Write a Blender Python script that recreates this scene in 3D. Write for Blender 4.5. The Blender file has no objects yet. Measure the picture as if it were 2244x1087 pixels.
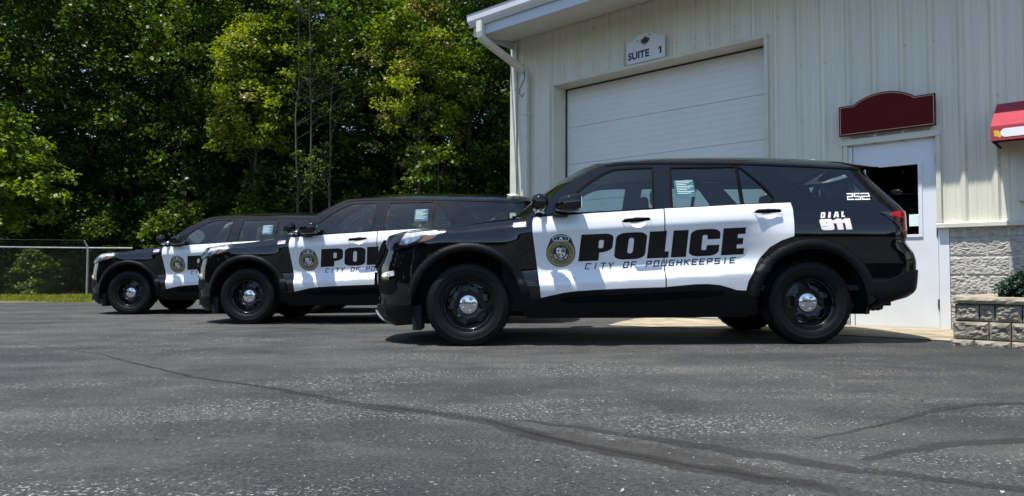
import bpy, bmesh, math, random
import numpy as np
from mathutils import Vector, Matrix, noise
from mathutils.geometry import tessellate_polygon
rnd = random.Random(7)
scn = bpy.context.scene
COL = scn.collection
# ------------------------------------------------------------------ materials
def _nodes(name):
    m = bpy.data.materials.new(name); m.use_nodes = True
    nt = m.node_tree; b = nt.nodes["Principled BSDF"]
    return m, nt, b
def N(nt, t, **kw):
    n = nt.nodes.new(t)
    for k, v in kw.items():
        if k in n.inputs: n.inputs[k].default_value = v
        else: setattr(n, k, v)
    return n
def L(nt, a, b): nt.links.new(a, b)
def mat(name, col, rough=.5, metal=0., coat=0., var=0., scale=8., bump=0., bscale=60., spec=.5, rvar=0.):
    """principled surface whose colour, gloss and relief vary a little with noise"""
    m, nt, b = _nodes(name)
    b.inputs["Base Color"].default_value = (*col, 1); b.inputs["Roughness"].default_value = rough
    b.inputs["Metallic"].default_value = metal; b.inputs["Coat Weight"].default_value = coat
    b.inputs["Coat Roughness"].default_value = .03; b.inputs["Coat IOR"].default_value = 1.62; b.inputs["Specular IOR Level"].default_value = spec
    if var or bump or rvar:
        tc = N(nt, "ShaderNodeTexCoord")
    if var:
        nz = N(nt, "ShaderNodeTexNoise", Scale=scale, Detail=5.); L(nt, tc.outputs["Object"], nz.inputs["Vector"])
        r = N(nt, "ShaderNodeValToRGB"); r.color_ramp.elements[0].position = .3; r.color_ramp.elements[1].position = .7
        r.color_ramp.elements[0].color = (*[c*(1-var) for c in col], 1); r.color_ramp.elements[1].color = (*[min(1, c*(1+var)) for c in col], 1)
        L(nt, nz.outputs["Fac"], r.inputs["Fac"]); L(nt, r.outputs["Color"], b.inputs["Base Color"])
    if rvar:
        nz = N(nt, "ShaderNodeTexNoise", Scale=scale*1.7, Detail=4.); L(nt, tc.outputs["Object"], nz.inputs["Vector"])
        mr = N(nt, "ShaderNodeMapRange"); mr.inputs["To Min"].default_value = rough-rvar; mr.inputs["To Max"].default_value = rough+rvar
        L(nt, nz.outputs["Fac"], mr.inputs["Value"]); L(nt, mr.outputs["Result"], b.inputs["Roughness"])
    if bump:
        nz = N(nt, "ShaderNodeTexNoise", Scale=bscale, Detail=4.); L(nt, tc.outputs["Object"], nz.inputs["Vector"])
        bp = N(nt, "ShaderNodeBump", Strength=bump, Distance=.01); L(nt, nz.outputs["Fac"], bp.inputs["Height"]); L(nt, bp.outputs["Normal"], b.inputs["Normal"])
    return m
def glass(name, tint, ior=1.5, rough=0.):
    m = bpy.data.materials.new(name); m.use_nodes = True; nt = m.node_tree; nt.nodes.clear()
    o = N(nt, "ShaderNodeOutputMaterial"); t = N(nt, "ShaderNodeBsdfTransparent"); t.inputs["Color"].default_value = (*tint, 1)
    g = N(nt, "ShaderNodeBsdfGlossy"); g.inputs["Roughness"].default_value = rough; g.inputs["Color"].default_value = (1, 1, 1, 1)
    f = N(nt, "ShaderNodeFresnel", IOR=ior); mx = N(nt, "ShaderNodeMixShader")
    L(nt, f.outputs[0], mx.inputs[0]); L(nt, t.outputs[0], mx.inputs[1]); L(nt, g.outputs[0], mx.inputs[2]); L(nt, mx.outputs[0], o.inputs[0])
    return m
M = {}
M['black_paint'] = mat('black_paint', (.0028, .003, .0038), .4, coat=1., var=.1, scale=3, spec=.0)
M['white_paint'] = mat('white_paint', (.85, .86, .87), .35, coat=.8, var=.02, scale=2)
M['black_plastic'] = mat('black_plastic', (.0055, .006, .0068), .5, var=.25, scale=30, bump=.15, bscale=400, spec=.16)
M['satin_black'] = mat('satin_black', (.0035, .0035, .0042), .5, spec=.06)
M['deep_black'] = mat('deep_black', (.003, .003, .0035), .8)
M['interior'] = mat('interior_cloth', (.045, .047, .05), .85, var=.3, scale=20)
M['cabin_trim'] = mat('cabin_trim', (.30,.31,.31), .8)
M['headliner'] = mat('headliner_cloth', (.60,.61,.60), .9)
M['seat_grey'] = mat('seat_cloth', (.13,.135,.14), .85, var=.3, scale=20)
M['lip_metal'] = mat('lip_metal', (.16,.16,.17), .4, metal=.6, var=.3, scale=30)
M['tyre_rubber'] = mat('tyre_rubber', (.0055, .0055, .006), .5, var=.25, scale=25, bump=.3, bscale=120, spec=.18)
M['rim_black'] = mat('rim_black', (.003, .003, .0034), .25, coat=.6, spec=.1)
M['brake_iron'] = mat('brake_iron', (.10,.10,.105), .5, metal=.7, var=.4, scale=40)
M['chrome'] = mat('chrome', (.78, .78, .80), .14, metal=1.)
M['steel'] = mat('brushed_steel', (.33, .33, .34), .4, metal=1., var=.3, scale=30)
M['lettering_black'] = mat('lettering_black', (.0035, .0035, .005), .3, coat=.5, spec=.15)
M['vinyl_white'] = mat('vinyl_white', (.86, .86, .86), .4)
M['vinyl_pink'] = mat('vinyl_pink', (.72, .52, .53), .4)
M['vinyl_red'] = mat('vinyl_red', (.25, .03, .04), .4)
M['crest_navy'] = mat('crest_navy', (.012, .028, .07), .4)
M['crest_gold'] = mat('crest_gold', (.38, .32, .13), .45)
M['crest_dark'] = mat('crest_dark', (.012, .014, .012), .4)
M['flag_blue'] = mat('flag_blue', (.17, .18, .38), .4)
M['amber'] = mat('amber_reflector', (1., .34, .08), .3, coat=.5)
M['lamp_chrome'] = mat('lamp_chrome', (.66, .68, .72), .3, metal=.2, var=.55, scale=26)
M['lamp_dark'] = mat('lamp_dark', (.02, .022, .026), .2, coat=1.)
M['tail_red'] = mat('tail_red', (.42, .005, .008), .25, coat=.5, var=.25, scale=20)
M['tail_dark'] = mat('tail_dark', (.035, .003, .004), .1, coat=1.)
M['paper'] = mat('paper', (.78, .90, .86), .8, var=.06, scale=30)
M['paper_ink'] = mat('paper_ink', (.66, .80, .76), .8)
M['car_glass'] = glass('car_glass', (.78, .92, .88), 1.7)
M['dark_glass'] = glass('dark_glass', (.76, .88, .84), 1.7)
M['lamp_glass'] = glass('lamp_glass', (.95, .96, .97), 1.35)
M['mirror_glass'] = mat('mirror_glass', (.8, .82, .84), .02, metal=1.)
# ------------------------------------------------------------------ object helpers
def tag(o, label=None, cat=None, group=None, kind=None):
    if label: o['label'] = label
    if cat: o['category'] = cat
    if group: o['group'] = group
    if kind: o['kind'] = kind
    return o
def empty(name, loc=(0, 0, 0), parent=None):
    o = bpy.data.objects.new(name, None); COL.objects.link(o); o.location = loc; o.empty_display_size = .2
    if parent: o.parent = parent
    return o
def link_mesh(name, me, mats, parent=None):
    o = bpy.data.objects.new(name, me); COL.objects.link(o)
    for m in (mats if isinstance(mats, (list, tuple)) else [mats]): me.materials.append(M[m] if isinstance(m, str) else m)
    if parent: o.parent = parent
    return o
def from_arrays(name, V, Fc, mats, parent=None, normals=None, smooth=True, mi=None):
    me = bpy.data.meshes.new(name); me.from_pydata([tuple(v) for v in V], [], [tuple(f) for f in Fc])
    if mi is not None: me.polygons.foreach_set('material_index', np.array(mi, dtype=np.int32))
    me.polygons.foreach_set('use_smooth', [smooth]*len(me.polygons))
    me.update()
    if normals is not None: me.normals_split_custom_set_from_vertices([tuple(n) for n in normals])
    return link_mesh(name, me, mats, parent)
def bm_obj(name, bm, mats, parent=None, smooth=False, angle=None):
    me = bpy.data.meshes.new(name); bm.to_mesh(me); bm.free()
    me.polygons.foreach_set('use_smooth', [smooth or angle is not None]*len(me.polygons))
    if angle is not None: me.set_sharp_from_angle(angle=math.radians(angle))
    return link_mesh(name, me, mats, parent)
def box(bm, x0, x1, y0, y1, z0, z1, bev=0., mi=0):
    vs = [bm.verts.new(p) for p in ((x0,y0,z0),(x1,y0,z0),(x1,y1,z0),(x0,y1,z0),(x0,y0,z1),(x1,y0,z1),(x1,y1,z1),(x0,y1,z1))]
    fs = [bm.faces.new([vs[i] for i in q]) for q in ((3,2,1,0),(4,5,6,7),(0,1,5,4),(1,2,6,5),(2,3,7,6),(3,0,4,7))]
    for f in fs: f.material_index = mi
    if bev:
        es = {e for f in fs for e in f.edges}
        r = bmesh.ops.bevel(bm, geom=list(es), offset=bev, segments=2, affect='EDGES', profile=.5)
        for f in r['faces']: f.material_index = mi
def tube(bm, pts, rad, seg=8, cap=True, mi=0):
    pts = [Vector(p) for p in pts]; n = len(pts); rings = []
    rad = rad if isinstance(rad, (list, tuple)) else [rad]*n
    prev = None
    for i, p in enumerate(pts):
        d = (pts[min(i+1, n-1)]-pts[max(i-1, 0)]).normalized()
        a = prev if prev is not None else (Vector((0, 0, 1)) if abs(d.z) < .9 else Vector((1, 0, 0)))
        u = (a-d*a.dot(d)).normalized(); v = d.cross(u); prev = u
        rings.append([bm.verts.new(p+(u*math.cos(t)+v*math.sin(t))*rad[i]) for t in [2*math.pi*k/seg for k in range(seg)]])
    for a, b in zip(rings, rings[1:]):
        for k in range(seg):
            f = bm.faces.new((a[k], a[(k+1) % seg], b[(k+1) % seg], b[k])); f.material_index = mi; f.smooth = True
    if cap:
        for r_, fl in ((rings[0], True), (rings[-1], False)):
            f = bm.faces.new(list(reversed(r_)) if fl else r_); f.material_index = mi
def lathe_y(bm, prof, seg=48, mi=0, smooth=True):
    """profile of (radius, y) turned round the y axis"""
    rings = []
    for r, y in prof:
        rings.append([bm.verts.new((r*math.cos(2*math.pi*k/seg), y, r*math.sin(2*math.pi*k/seg))) for k in range(seg)] if r > 1e-5 else [bm.verts.new((0, y, 0))]*seg)
    for a, b in zip(rings, rings[1:]):
        for k in range(seg):
            q = [a[k], a[(k+1) % seg], b[(k+1) % seg], b[k]]; q2 = []
            for v in q:
                if v not in q2: q2.append(v)
            if len(q2) >= 3:
                f = bm.faces.new(q2); f.material_index = mi; f.smooth = smooth
def text_shape(s, size=1., bold=0., shear=0., align='LEFT'):
    """outline font text as flat triangles: (verts, triangles)"""
    cu = bpy.data.curves.new('text', 'FONT'); cu.body = s; cu.size = size; cu.offset = bold; cu.shear = shear; cu.align_x = align; cu.resolution_u = 4
    o = bpy.data.objects.new('text', cu); COL.objects.link(o)
    dg = bpy.context.evaluated_depsgraph_get(); me = o.evaluated_get(dg).to_mesh()
    me.calc_loop_triangles()
    V = [(v.co.x, v.co.y) for v in me.vertices]; T = [tuple(t.vertices) for t in me.loop_triangles]
    o.evaluated_get(dg).to_mesh_clear(); bpy.data.objects.remove(o); bpy.data.curves.remove(cu)
    return V, T
MAPLE = [(0,1),(.17,.72),(.36,.80),(.30,.42),(.52,.62),(.60,.48),(.95,.52),(.84,.30),(.95,.20),(.52,-.14),(.58,-.30),(.06,-.22),(.06,-.62),(-.06,-.62),(-.06,-.22),(-.58,-.30),(-.52,-.14),(-.95,.20),(-.84,.30),(-.95,.52),(-.60,.48),(-.52,.62),(-.30,.42),(-.36,.80),(-.17,.72)]
def tri2d(outer, holes=()):
    polys = [[Vector((x, y, 0)) for x, y in outer]]+[[Vector((x, y, 0)) for x, y in h] for h in holes]
    flat = [p for pl in polys for p in pl]
    T = tessellate_polygon(polys)
    out = []
    for a, b, c in T:
        A, B, Cc = flat[a], flat[b], flat[c]
        ar = (B-A).cross(Cc-A).z
        if abs(ar) < 1e-12: continue
        out.append((a, b, c) if ar > 0 else (a, c, b))
    return [(p.x, p.y) for p in flat], out
# ------------------------------------------------------------------ the SUV's surface: plan outline at every height, s runs from nose to tail

SHZ = np.array([(-1.40,.975),(-1.0,1.0),(-.854,1.014),(-.708,1.024),(-.428,1.038),(-.162,1.048),(-.048,1.064),(.152,1.092),(.353,1.114),(.503,1.126)])
def zsh(s): return np.interp(s, SHZ[:,0], SHZ[:,1])
def pchip(xs,ys):
    xs=np.array(xs,float); ys=np.array(ys,float); h=np.diff(xs); d=np.diff(ys)/h
    m=np.zeros_like(xs); m[0]=d[0]; m[-1]=d[-1]
    for i in range(1,len(xs)-1):
        if d[i-1]*d[i]>0:
            w1=2*h[i]+h[i-1]; w2=h[i]+2*h[i-1]; m[i]=(w1+w2)/(w1/d[i-1]+w2/d[i])
    def f(x):
        x=np.clip(np.asarray(x,float),xs[0],xs[-1]); i=np.clip(np.searchsorted(xs,x)-1,0,len(xs)-2)
        t=(x-xs[i])/h[i]; t2=t*t; t3=t2*t
        return (2*t3-3*t2+1)*ys[i]+(t3-2*t2+t)*h[i]*m[i]+(-2*t3+3*t2)*ys[i+1]+(t3-t2)*h[i]*m[i+1]
    return f
def sst(a,b,x):
    t=np.clip((np.asarray(x,float)-a)/(b-a),0,1); return t*t*(3-2*t)
GH=([1.20,1.30,1.40,1.50,1.60,1.66],[.938,.893,.842,.786,.727,.69])
WD=pchip([.10,.24,.36,.44,.50,.555,.62,.70,.85,.98,1.033,1.08,1.14]+GH[0],[.80,.87,.925,.955,.969,.973,.930,.912,.940,.970,.982,.976,.958]+GH[1])
WFp=pchip([.10,.24,.36,.50,.70,.85,.92,.99,1.05,1.13]+GH[0],[.80,.87,.94,.965,.962,.968,.970,.958,.938,.905]+[.87,.83,.79,.75,.70,.66])
WQp=pchip([.10,.24,.36,.50,.70,.85,.97,1.05,1.12]+GH[0],[.80,.88,.945,.965,.966,.972,.978,.970,.955]+GH[1])
XF=pchip([.10,.19,.25,.32,.45,.60,.70,.80,.90,.97,1.02,1.10,1.3],[-.72,-.82,-.90,-.925,-.94,-.95,-.945,-.92,-.89,-.85,-.81,-.71,-.45])
XR=pchip([.10,.29,.385,.42,.48,.62,.72,.80,.92,1.05,1.17,1.21,1.27,1.35,1.45,1.55,1.62,1.70],[3.60,3.70,3.94,4.06,4.13,4.15,4.155,4.13,4.055,4.06,4.075,4.065,4.03,3.97,3.89,3.83,3.81,3.80])
XA=-.05; LF=1.35; PF=2.5; AR=.42; LR=1.1; PR=3.0
def Wside(s,z):
    """half width: door, fender and quarter sections blended along s, creases rising to the rear"""
    s=np.asarray(s,float); z=np.asarray(z,float)
    zd=z-np.clip(.052*(s-1.1),-.03,.11)*sst(.40,.58,z)*(1-sst(1.12,1.32,z))
    wf=1-sst(.30,.62,s); wq=sst(2.35,2.85,s)
    w=WD(zd)*(1-wf-wq)+WFp(z)*wf+WQp(z)*wq
    w=w-.02*(1-sst(-.3,.7,s))-.10*sst(2.6,4.1,s)*sst(1.0,1.5,z)-.03*sst(3.0,4.0,s)
    t=np.clip((z-(zsh(s)-.085))/.085,0,1)
    return w-.05*t*t*(1-sst(.42,.58,s))
def S(s,z,off=0.0):
    s=np.asarray(s,float); z=np.asarray(z,float)+0*s; s=s+0*z
    xb=XR(z)-AR
    sc=np.clip(s,XA,xb)
    w=Wside(sc,z); x=sc.copy(); y=w.copy()
    f=s<XA
    ph=np.clip((XA-s)/LF,0,1)*np.pi/2
    x=np.where(f,XA-(XA-XF(z))*np.sin(ph)**(2/PF),x); y=np.where(f,w*np.cos(ph)**(2/PF),y)
    r=s>xb
    ph=np.clip((s-xb)/LR,0,1)*np.pi/2
    x=np.where(r,xb+AR*np.sin(ph)**(2/PR),x); y=np.where(r,w*np.cos(ph)**(2/PR),y)
    return np.stack([x,-y,z],-1)

def smax(z): return float(XR(z)-AR+LR)
def x2s(x, z):
    x = np.asarray(x, float); q = np.clip((XA-x)/(XA-XF(z)), 0, 1)
    return np.where(x >= XA, x, XA-LF*np.arcsin(q**(PF/2))/(np.pi/2))
def SN(s, z):
    e = 1.5e-3
    ds = S(s+e, z)-S(s-e, z); dz = S(s, z+e)-S(s, z-e)
    n = np.cross(ds, dz); n /= np.linalg.norm(n, axis=-1, keepdims=True)+1e-12
    return n
def SM(s, z, off):
    o = off(s, z) if callable(off) else off
    return S(s, z)+SN(s, z)*np.asarray(o)[..., None] if callable(off) else S(s, z)+SN(s, z)*o
def SMN(s, z, off):
    if not callable(off): return SN(s, z)
    e = 2e-3
    n = np.cross(SM(s+e, z, off)-SM(s-e, z, off), SM(s, z+e, off)-SM(s, z-e, off)); n /= np.linalg.norm(n, axis=-1, keepdims=True)+1e-12
    return n
def panel(name, shapes, mats, parent=None, off=0., rim=.01, side=-1, ds=.06, dz=.045, label=None):
    """flat shapes in (s, z) laid on the body surface, cut to a fine grid, with a turned-in edge; side -1 driver's, 1 passenger's, 0 both"""
    if side == 0 and name in ('rocker_cladding', 'rocker_strip', 'wheel_arch', 'roof_moulding', 'window_frame'):
        return [panel(name, shapes, mats, parent, off, rim, k, ds, dz, label) for k in (-1, 1)]
    V = []; Nn = []; Fc = []; mi = []
    for sh in shapes:
        outer, holes, m = sh[:3]; lift = sh[3] if len(sh) > 3 else 0.
        if holes == 'tris': P, T = outer
        else: P, T = tri2d(outer, holes)
        bm = bmesh.new(); vs = [bm.verts.new((p[0], p[1], 0)) for p in P]
        for t in T:
            try: bm.faces.new([vs[i] for i in t])
            except ValueError: pass
        bmesh.ops.remove_doubles(bm, verts=bm.verts[:], dist=1e-6)
        xs = [p[0] for p in P]; zs = [p[1] for p in P]
        for axis, lo, hi, st in ((0, min(xs), max(xs), ds), (1, min(zs), max(zs), dz)):
            k0 = math.floor(lo/st)+1; k1 = math.ceil(hi/st)
            for k in range(k0, k1):
                co = [0, 0, 0]; co[axis] = k*st+.00037; no = [0, 0, 0]; no[axis] = 1
                bmesh.ops.bisect_plane(bm, geom=bm.verts[:]+bm.edges[:]+bm.faces[:], dist=1e-6, plane_co=co, plane_no=no)
        bm.verts.ensure_lookup_table(); bm.verts.index_update()
        sz = np.array([(v.co.x, v.co.y) for v in bm.verts]); b0 = len(V)
        p3 = SM(sz[:,0], sz[:,1], off); n3 = SMN(sz[:,0], sz[:,1], off)
        p3 = p3+n3*lift
        V += list(p3); Nn += list(n3)
        for f in bm.faces:
            idx = [v.index for v in f.verts]
            a = sum(sz[idx[i]][0]*sz[idx[(i+1) % len(idx)]][1]-sz[idx[(i+1) % len(idx)]][0]*sz[idx[i]][1] for i in range(len(idx)))
            if a < 0: idx.reverse()
            Fc.append([b0+i for i in idx]); mi.append(m)
        if rim:
            for e in bm.edges:
                if len(e.link_faces) != 1: continue
                f = e.link_faces[0]; a, b = e.verts
                ids = [v.index for v in f.verts]; ia, ib = ids.index(a.index), ids.index(b.index)
                ar = sum(sz[ids[i]][0]*sz[ids[(i+1) % len(ids)]][1]-sz[ids[(i+1) % len(ids)]][0]*sz[ids[i]][1] for i in range(len(ids)))
                fwd = (ib == (ia+1) % len(ids))
                if (ar > 0) != fwd: a, b = b, a
                A, B = p3[a.index], p3[b.index]; na, nb = n3[a.index], n3[b.index]
                t = B-A; nr = np.cross(t, na); nr /= np.linalg.norm(nr)+1e-12
                k = len(V); V += [A, B, B-nb*rim, A-na*rim]; Nn += [nr]*4
                Fc.append([k+3, k+2, k+1, k]); mi.append(m)
        bm.free()
    V = np.array(V); Nn = np.array(Nn)
    outV, outN, outF, outM = [], [], [], []
    if side <= 0: outV += list(V); outN += list(Nn); outF += Fc; outM += mi
    if side >= 0:
        k = len(outV); mir = np.array([1, -1, 1]); outV += list(V*mir); outN += list(Nn*mir)
        outF += [[k+i for i in reversed(f)] for f in Fc]; outM += mi
    o = from_arrays(name, outV, outF, mats, parent, normals=outN, mi=outM)
    if label: o['label'] = label
    return o
def grow(poly, d):
    """offset a counter-clockwise or clockwise outline outwards by d"""
    n = len(poly); A = sum(poly[i][0]*poly[(i+1) % n][1]-poly[(i+1) % n][0]*poly[i][1] for i in range(n)); sg = 1 if A > 0 else -1
    out = []
    for i in range(n):
        p0, p1, p2 = (np.array(poly[j % n]) for j in (i-1, i, i+1))
        a = p1-p0; b = p2-p1; a /= np.linalg.norm(a); b /= np.linalg.norm(b)
        na = np.array([a[1], -a[0]])*sg; nb = np.array([b[1], -b[0]])*sg
        m = na+nb; m /= max(np.linalg.norm(m), 1e-6); c = max(.45, m@na)
        out.append(tuple(p1+m*d/c))
    return out
def smooth_poly(poly, sharp=50, it=1):
    """round the soft corners of an outline (Chaikin), keep the sharp ones"""
    for _ in range(it):
        n = len(poly); out = []
        for i in range(n):
            p0, p1, p2 = (np.array(poly[j % n], float) for j in (i-1, i, i+1))
            a = p1-p0; b = p2-p1; ang = abs(math.degrees(math.atan2(a[0]*b[1]-a[1]*b[0], a@b)))
            if ang > sharp or ang < 2: out.append(tuple(p1))
            else: out += [tuple(p1-a*.25), tuple(p1+b*.25)]
        poly = out
    return poly
# ------------------------------------------------------------------ outlines on the surface (s, z) in metres
DOOR_F = [(.587,1.13),(.748,1.142),(.829,1.145),(1.099,1.166),(1.423,1.183),(1.731,1.201),(1.729,1.047),(1.732,.783),(1.735,.513),(1.417,.505),(1.168,.495),(.953,.483),(.837,.468),(.737,.447),(.643,.426),(.622,.622),(.596,.823),(.576,.971),(.571,1.054),(.575,1.101)]
DOOR_R = [(1.741,1.203),(2.093,1.218),(2.43,1.235),(2.867,1.252),(2.877,1.194),(2.876,1.091),(2.869,.954),(2.76,.917),(2.661,.859),(2.575,.76),(2.511,.644),(2.464,.562),(2.444,.479),(2.361,.483),(2.294,.506),(2.211,.528),(2.112,.538),(1.996,.537),(1.747,.515),(1.744,.649),(1.739,.882)]
WIN_F = [(.787,1.168),(.911,1.287),(.977,1.355),(1.072,1.437),(1.183,1.511),(1.256,1.551),(1.317,1.574),(1.388,1.587),(1.54,1.595),(1.674,1.597),(1.638,1.21),(1.448,1.196),(1.292,1.188),(.979,1.174)]
WIN_R = [(1.854,1.594),(2.438,1.601),(2.427,1.238),(2.144,1.226),(1.818,1.214),(1.831,1.397)]
WIN_Q = [(2.468,1.597),(2.503,1.574),(2.565,1.503),(2.634,1.428),(2.687,1.351),(2.715,1.304),(2.706,1.274),(2.668,1.253),(2.451,1.24)]
WIN_RR = [(2.771,1.588),(3.114,1.586),(3.431,1.584),(3.50,1.50),(3.575,1.36),(3.573,1.30),(3.52,1.275),(3.396,1.265),(3.204,1.273),(3.107,1.302),(3.005,1.38),(2.889,1.48)]
RAIL = [(1.253,1.644),(1.384,1.661),(1.547,1.667),(1.802,1.668),(2.05,1.664),(2.493,1.656),(2.857,1.640),(3.126,1.629),(3.439,1.615),(3.66,1.608)]
APIL = [(.503,1.126),(.596,1.195),(.712,1.296),(.897,1.448),(.974,1.499),(1.163,1.605),(1.253,1.644)]
def P(l): return [tuple(map(float, p)) for p in l]
def arc(r, a0, a1, n, cx=0., cz=.365):
    """points of a wheel-centred arc, as (s, z)"""
    out = []
    for k in range(n+1):
        a = math.radians(a0+(a1-a0)*k/n); x = cx+r*math.cos(a); z = cz+r*math.sin(a)
        out.append((float(x2s(x, z)), z))
    return out
WB = 3.025
def shear_quad(q, f):
    """map unit points onto a quad of (s, z) corners BL BR TR TL"""
    (a, b, c, d) = [np.array(p) for p in q]
    return [tuple((a*(1-x)+b*x)*(1-y)+(d*(1-x)+c*x)*y) for x, y in f]
def cap_arc(cx, cy, rx, ry, a0, a1, n=6):
    return [(cx+rx*math.cos(math.radians(a0+(a1-a0)*k/n)), cy+ry*math.sin(math.radians(a0+(a1-a0)*k/n))) for k in range(n+1)]
def rrect(x0, y0, x1, y1, rx, ry, n=6):
    return cap_arc(x1-rx, y0+ry, rx, ry, -90, 0, n)+cap_arc(x1-rx, y1-ry, rx, ry, 0, 90, n)+cap_arc(x0+rx, y1-ry, rx, ry, 90, 180, n)+cap_arc(x0+rx, y0+ry, rx, ry, 180, 270, n)
def police_letters():
    """heavy block capitals in a unit box"""
    out = []
    w = .198
    out.append(([(0,0),(.122,0),(.122,.30)]+cap_arc(w-.075,.50,.075,.20,-80,0)+cap_arc(w-.055,.84,.055,.16,0,90)+[(0,1)], [rrect(.112,.46,.142,.77,.012,.05)]))
    out.append((rrect(.214,0,.402,1,.06,.19), [rrect(.292,.22,.325,.80,.0155,.09)]))
    out.append(([(.416,0),(.545,0),(.545,.235),(.520,.235),(.520,1),(.416,1)], []))
    out.append(([(.560,0),(.652,0),(.652,1),(.560,1)], []))
    c = cap_arc(.725,.19,.058,.19,180,270)+cap_arc(.79,.19,.058,.19,-90,0)+[(.848,.40),(.772,.40)]+cap_arc(.756,.27,.0155,.05,0,-180)
    c += cap_arc(.756,.74,.0155,.05,180,0)+[(.772,.62),(.848,.62)]+cap_arc(.79,.81,.058,.19,0,90)+cap_arc(.725,.81,.058,.19,90,180)
    out.append((c, []))
    out.append(([(.864,0),(1.0,0),(1.0,.235),(.955,.235),(.955,.385),(.99,.385),(.99,.615),(.955,.615),(.955,.765),(1.0,.765),(1.0,1),(.864,1)], []))
    return out
STROKE = {'C':[(1,1,0,1),(0,1,0,0),(0,0,1,0)],'I':[(.5,0,.5,1)],'T':[(0,1,1,1),(.5,.9,.5,0)],'Y':[(0,1,.5,.45),(1,1,.5,.45),(.5,.45,.5,0)],'O':[(0,0,1,0),(1,0,1,1),(1,1,0,1),(0,1,0,0)],
 'F':[(0,0,0,1),(0,1,1,1),(0,.52,.8,.52)],'P':[(0,0,0,1),(0,1,1,1),(1,1,1,.45),(1,.45,0,.45)],'U':[(0,1,0,0),(0,0,1,0),(1,0,1,1)],'G':[(1,1,0,1),(0,1,0,0),(0,0,1,0),(1,0,1,.5),(1,.5,.55,.5)],
 'H':[(0,0,0,1),(1,0,1,1),(0,.5,1,.5)],'K':[(0,0,0,1),(0,.5,.95,1),(.3,.62,1,0)],'E':[(1,1,0,1),(0,1,0,0),(0,0,1,0),(0,.5,.85,.5)],'S':[(1,1,0,1),(0,1,0,.5),(0,.5,1,.5),(1,.5,1,0),(1,0,0,0)],
 '2':[(0,1,1,1),(1,1,1,.5),(1,.5,0,.5),(0,.5,0,0),(0,0,1,0)],'5':[(1,1,0,1),(0,1,0,.5),(0,.5,1,.5),(1,.5,1,0),(1,0,0,0)]}
def stroke_text(s, quad, adv, lw, th, aspect):
    """squared stroke capitals: every stroke is its own bar"""
    bars = []; tot = adv*len(s)-(adv-lw)
    for i, ch in enumerate(s):
        if ch == ' ': continue
        for (x0, y0, x1, y1) in STROKE[ch]:
            X0, X1 = (i*adv+x0*lw)/tot, (i*adv+x1*lw)/tot
            ax, ay = X1-X0, (y1-y0)/aspect; l = math.hypot(ax, ay); ux, uy = ax/l, ay/l; h = th/2
            ex, ey = ux*h, uy*h; nx, ny = -uy*h, ux*h
            pts = [(X0-ex+nx, y0+(-ey+ny)*aspect), (X0-ex-nx, y0+(-ey-ny)*aspect), (X1+ex-nx, y1+(ey-ny)*aspect), (X1+ex+nx, y1+(ey+ny)*aspect)]
            bars.append(shear_quad(quad, pts))
    return bars
def dummy_off(base):
    return base
def side_name(side): return 'driver' if side < 0 else 'passenger'

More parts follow.
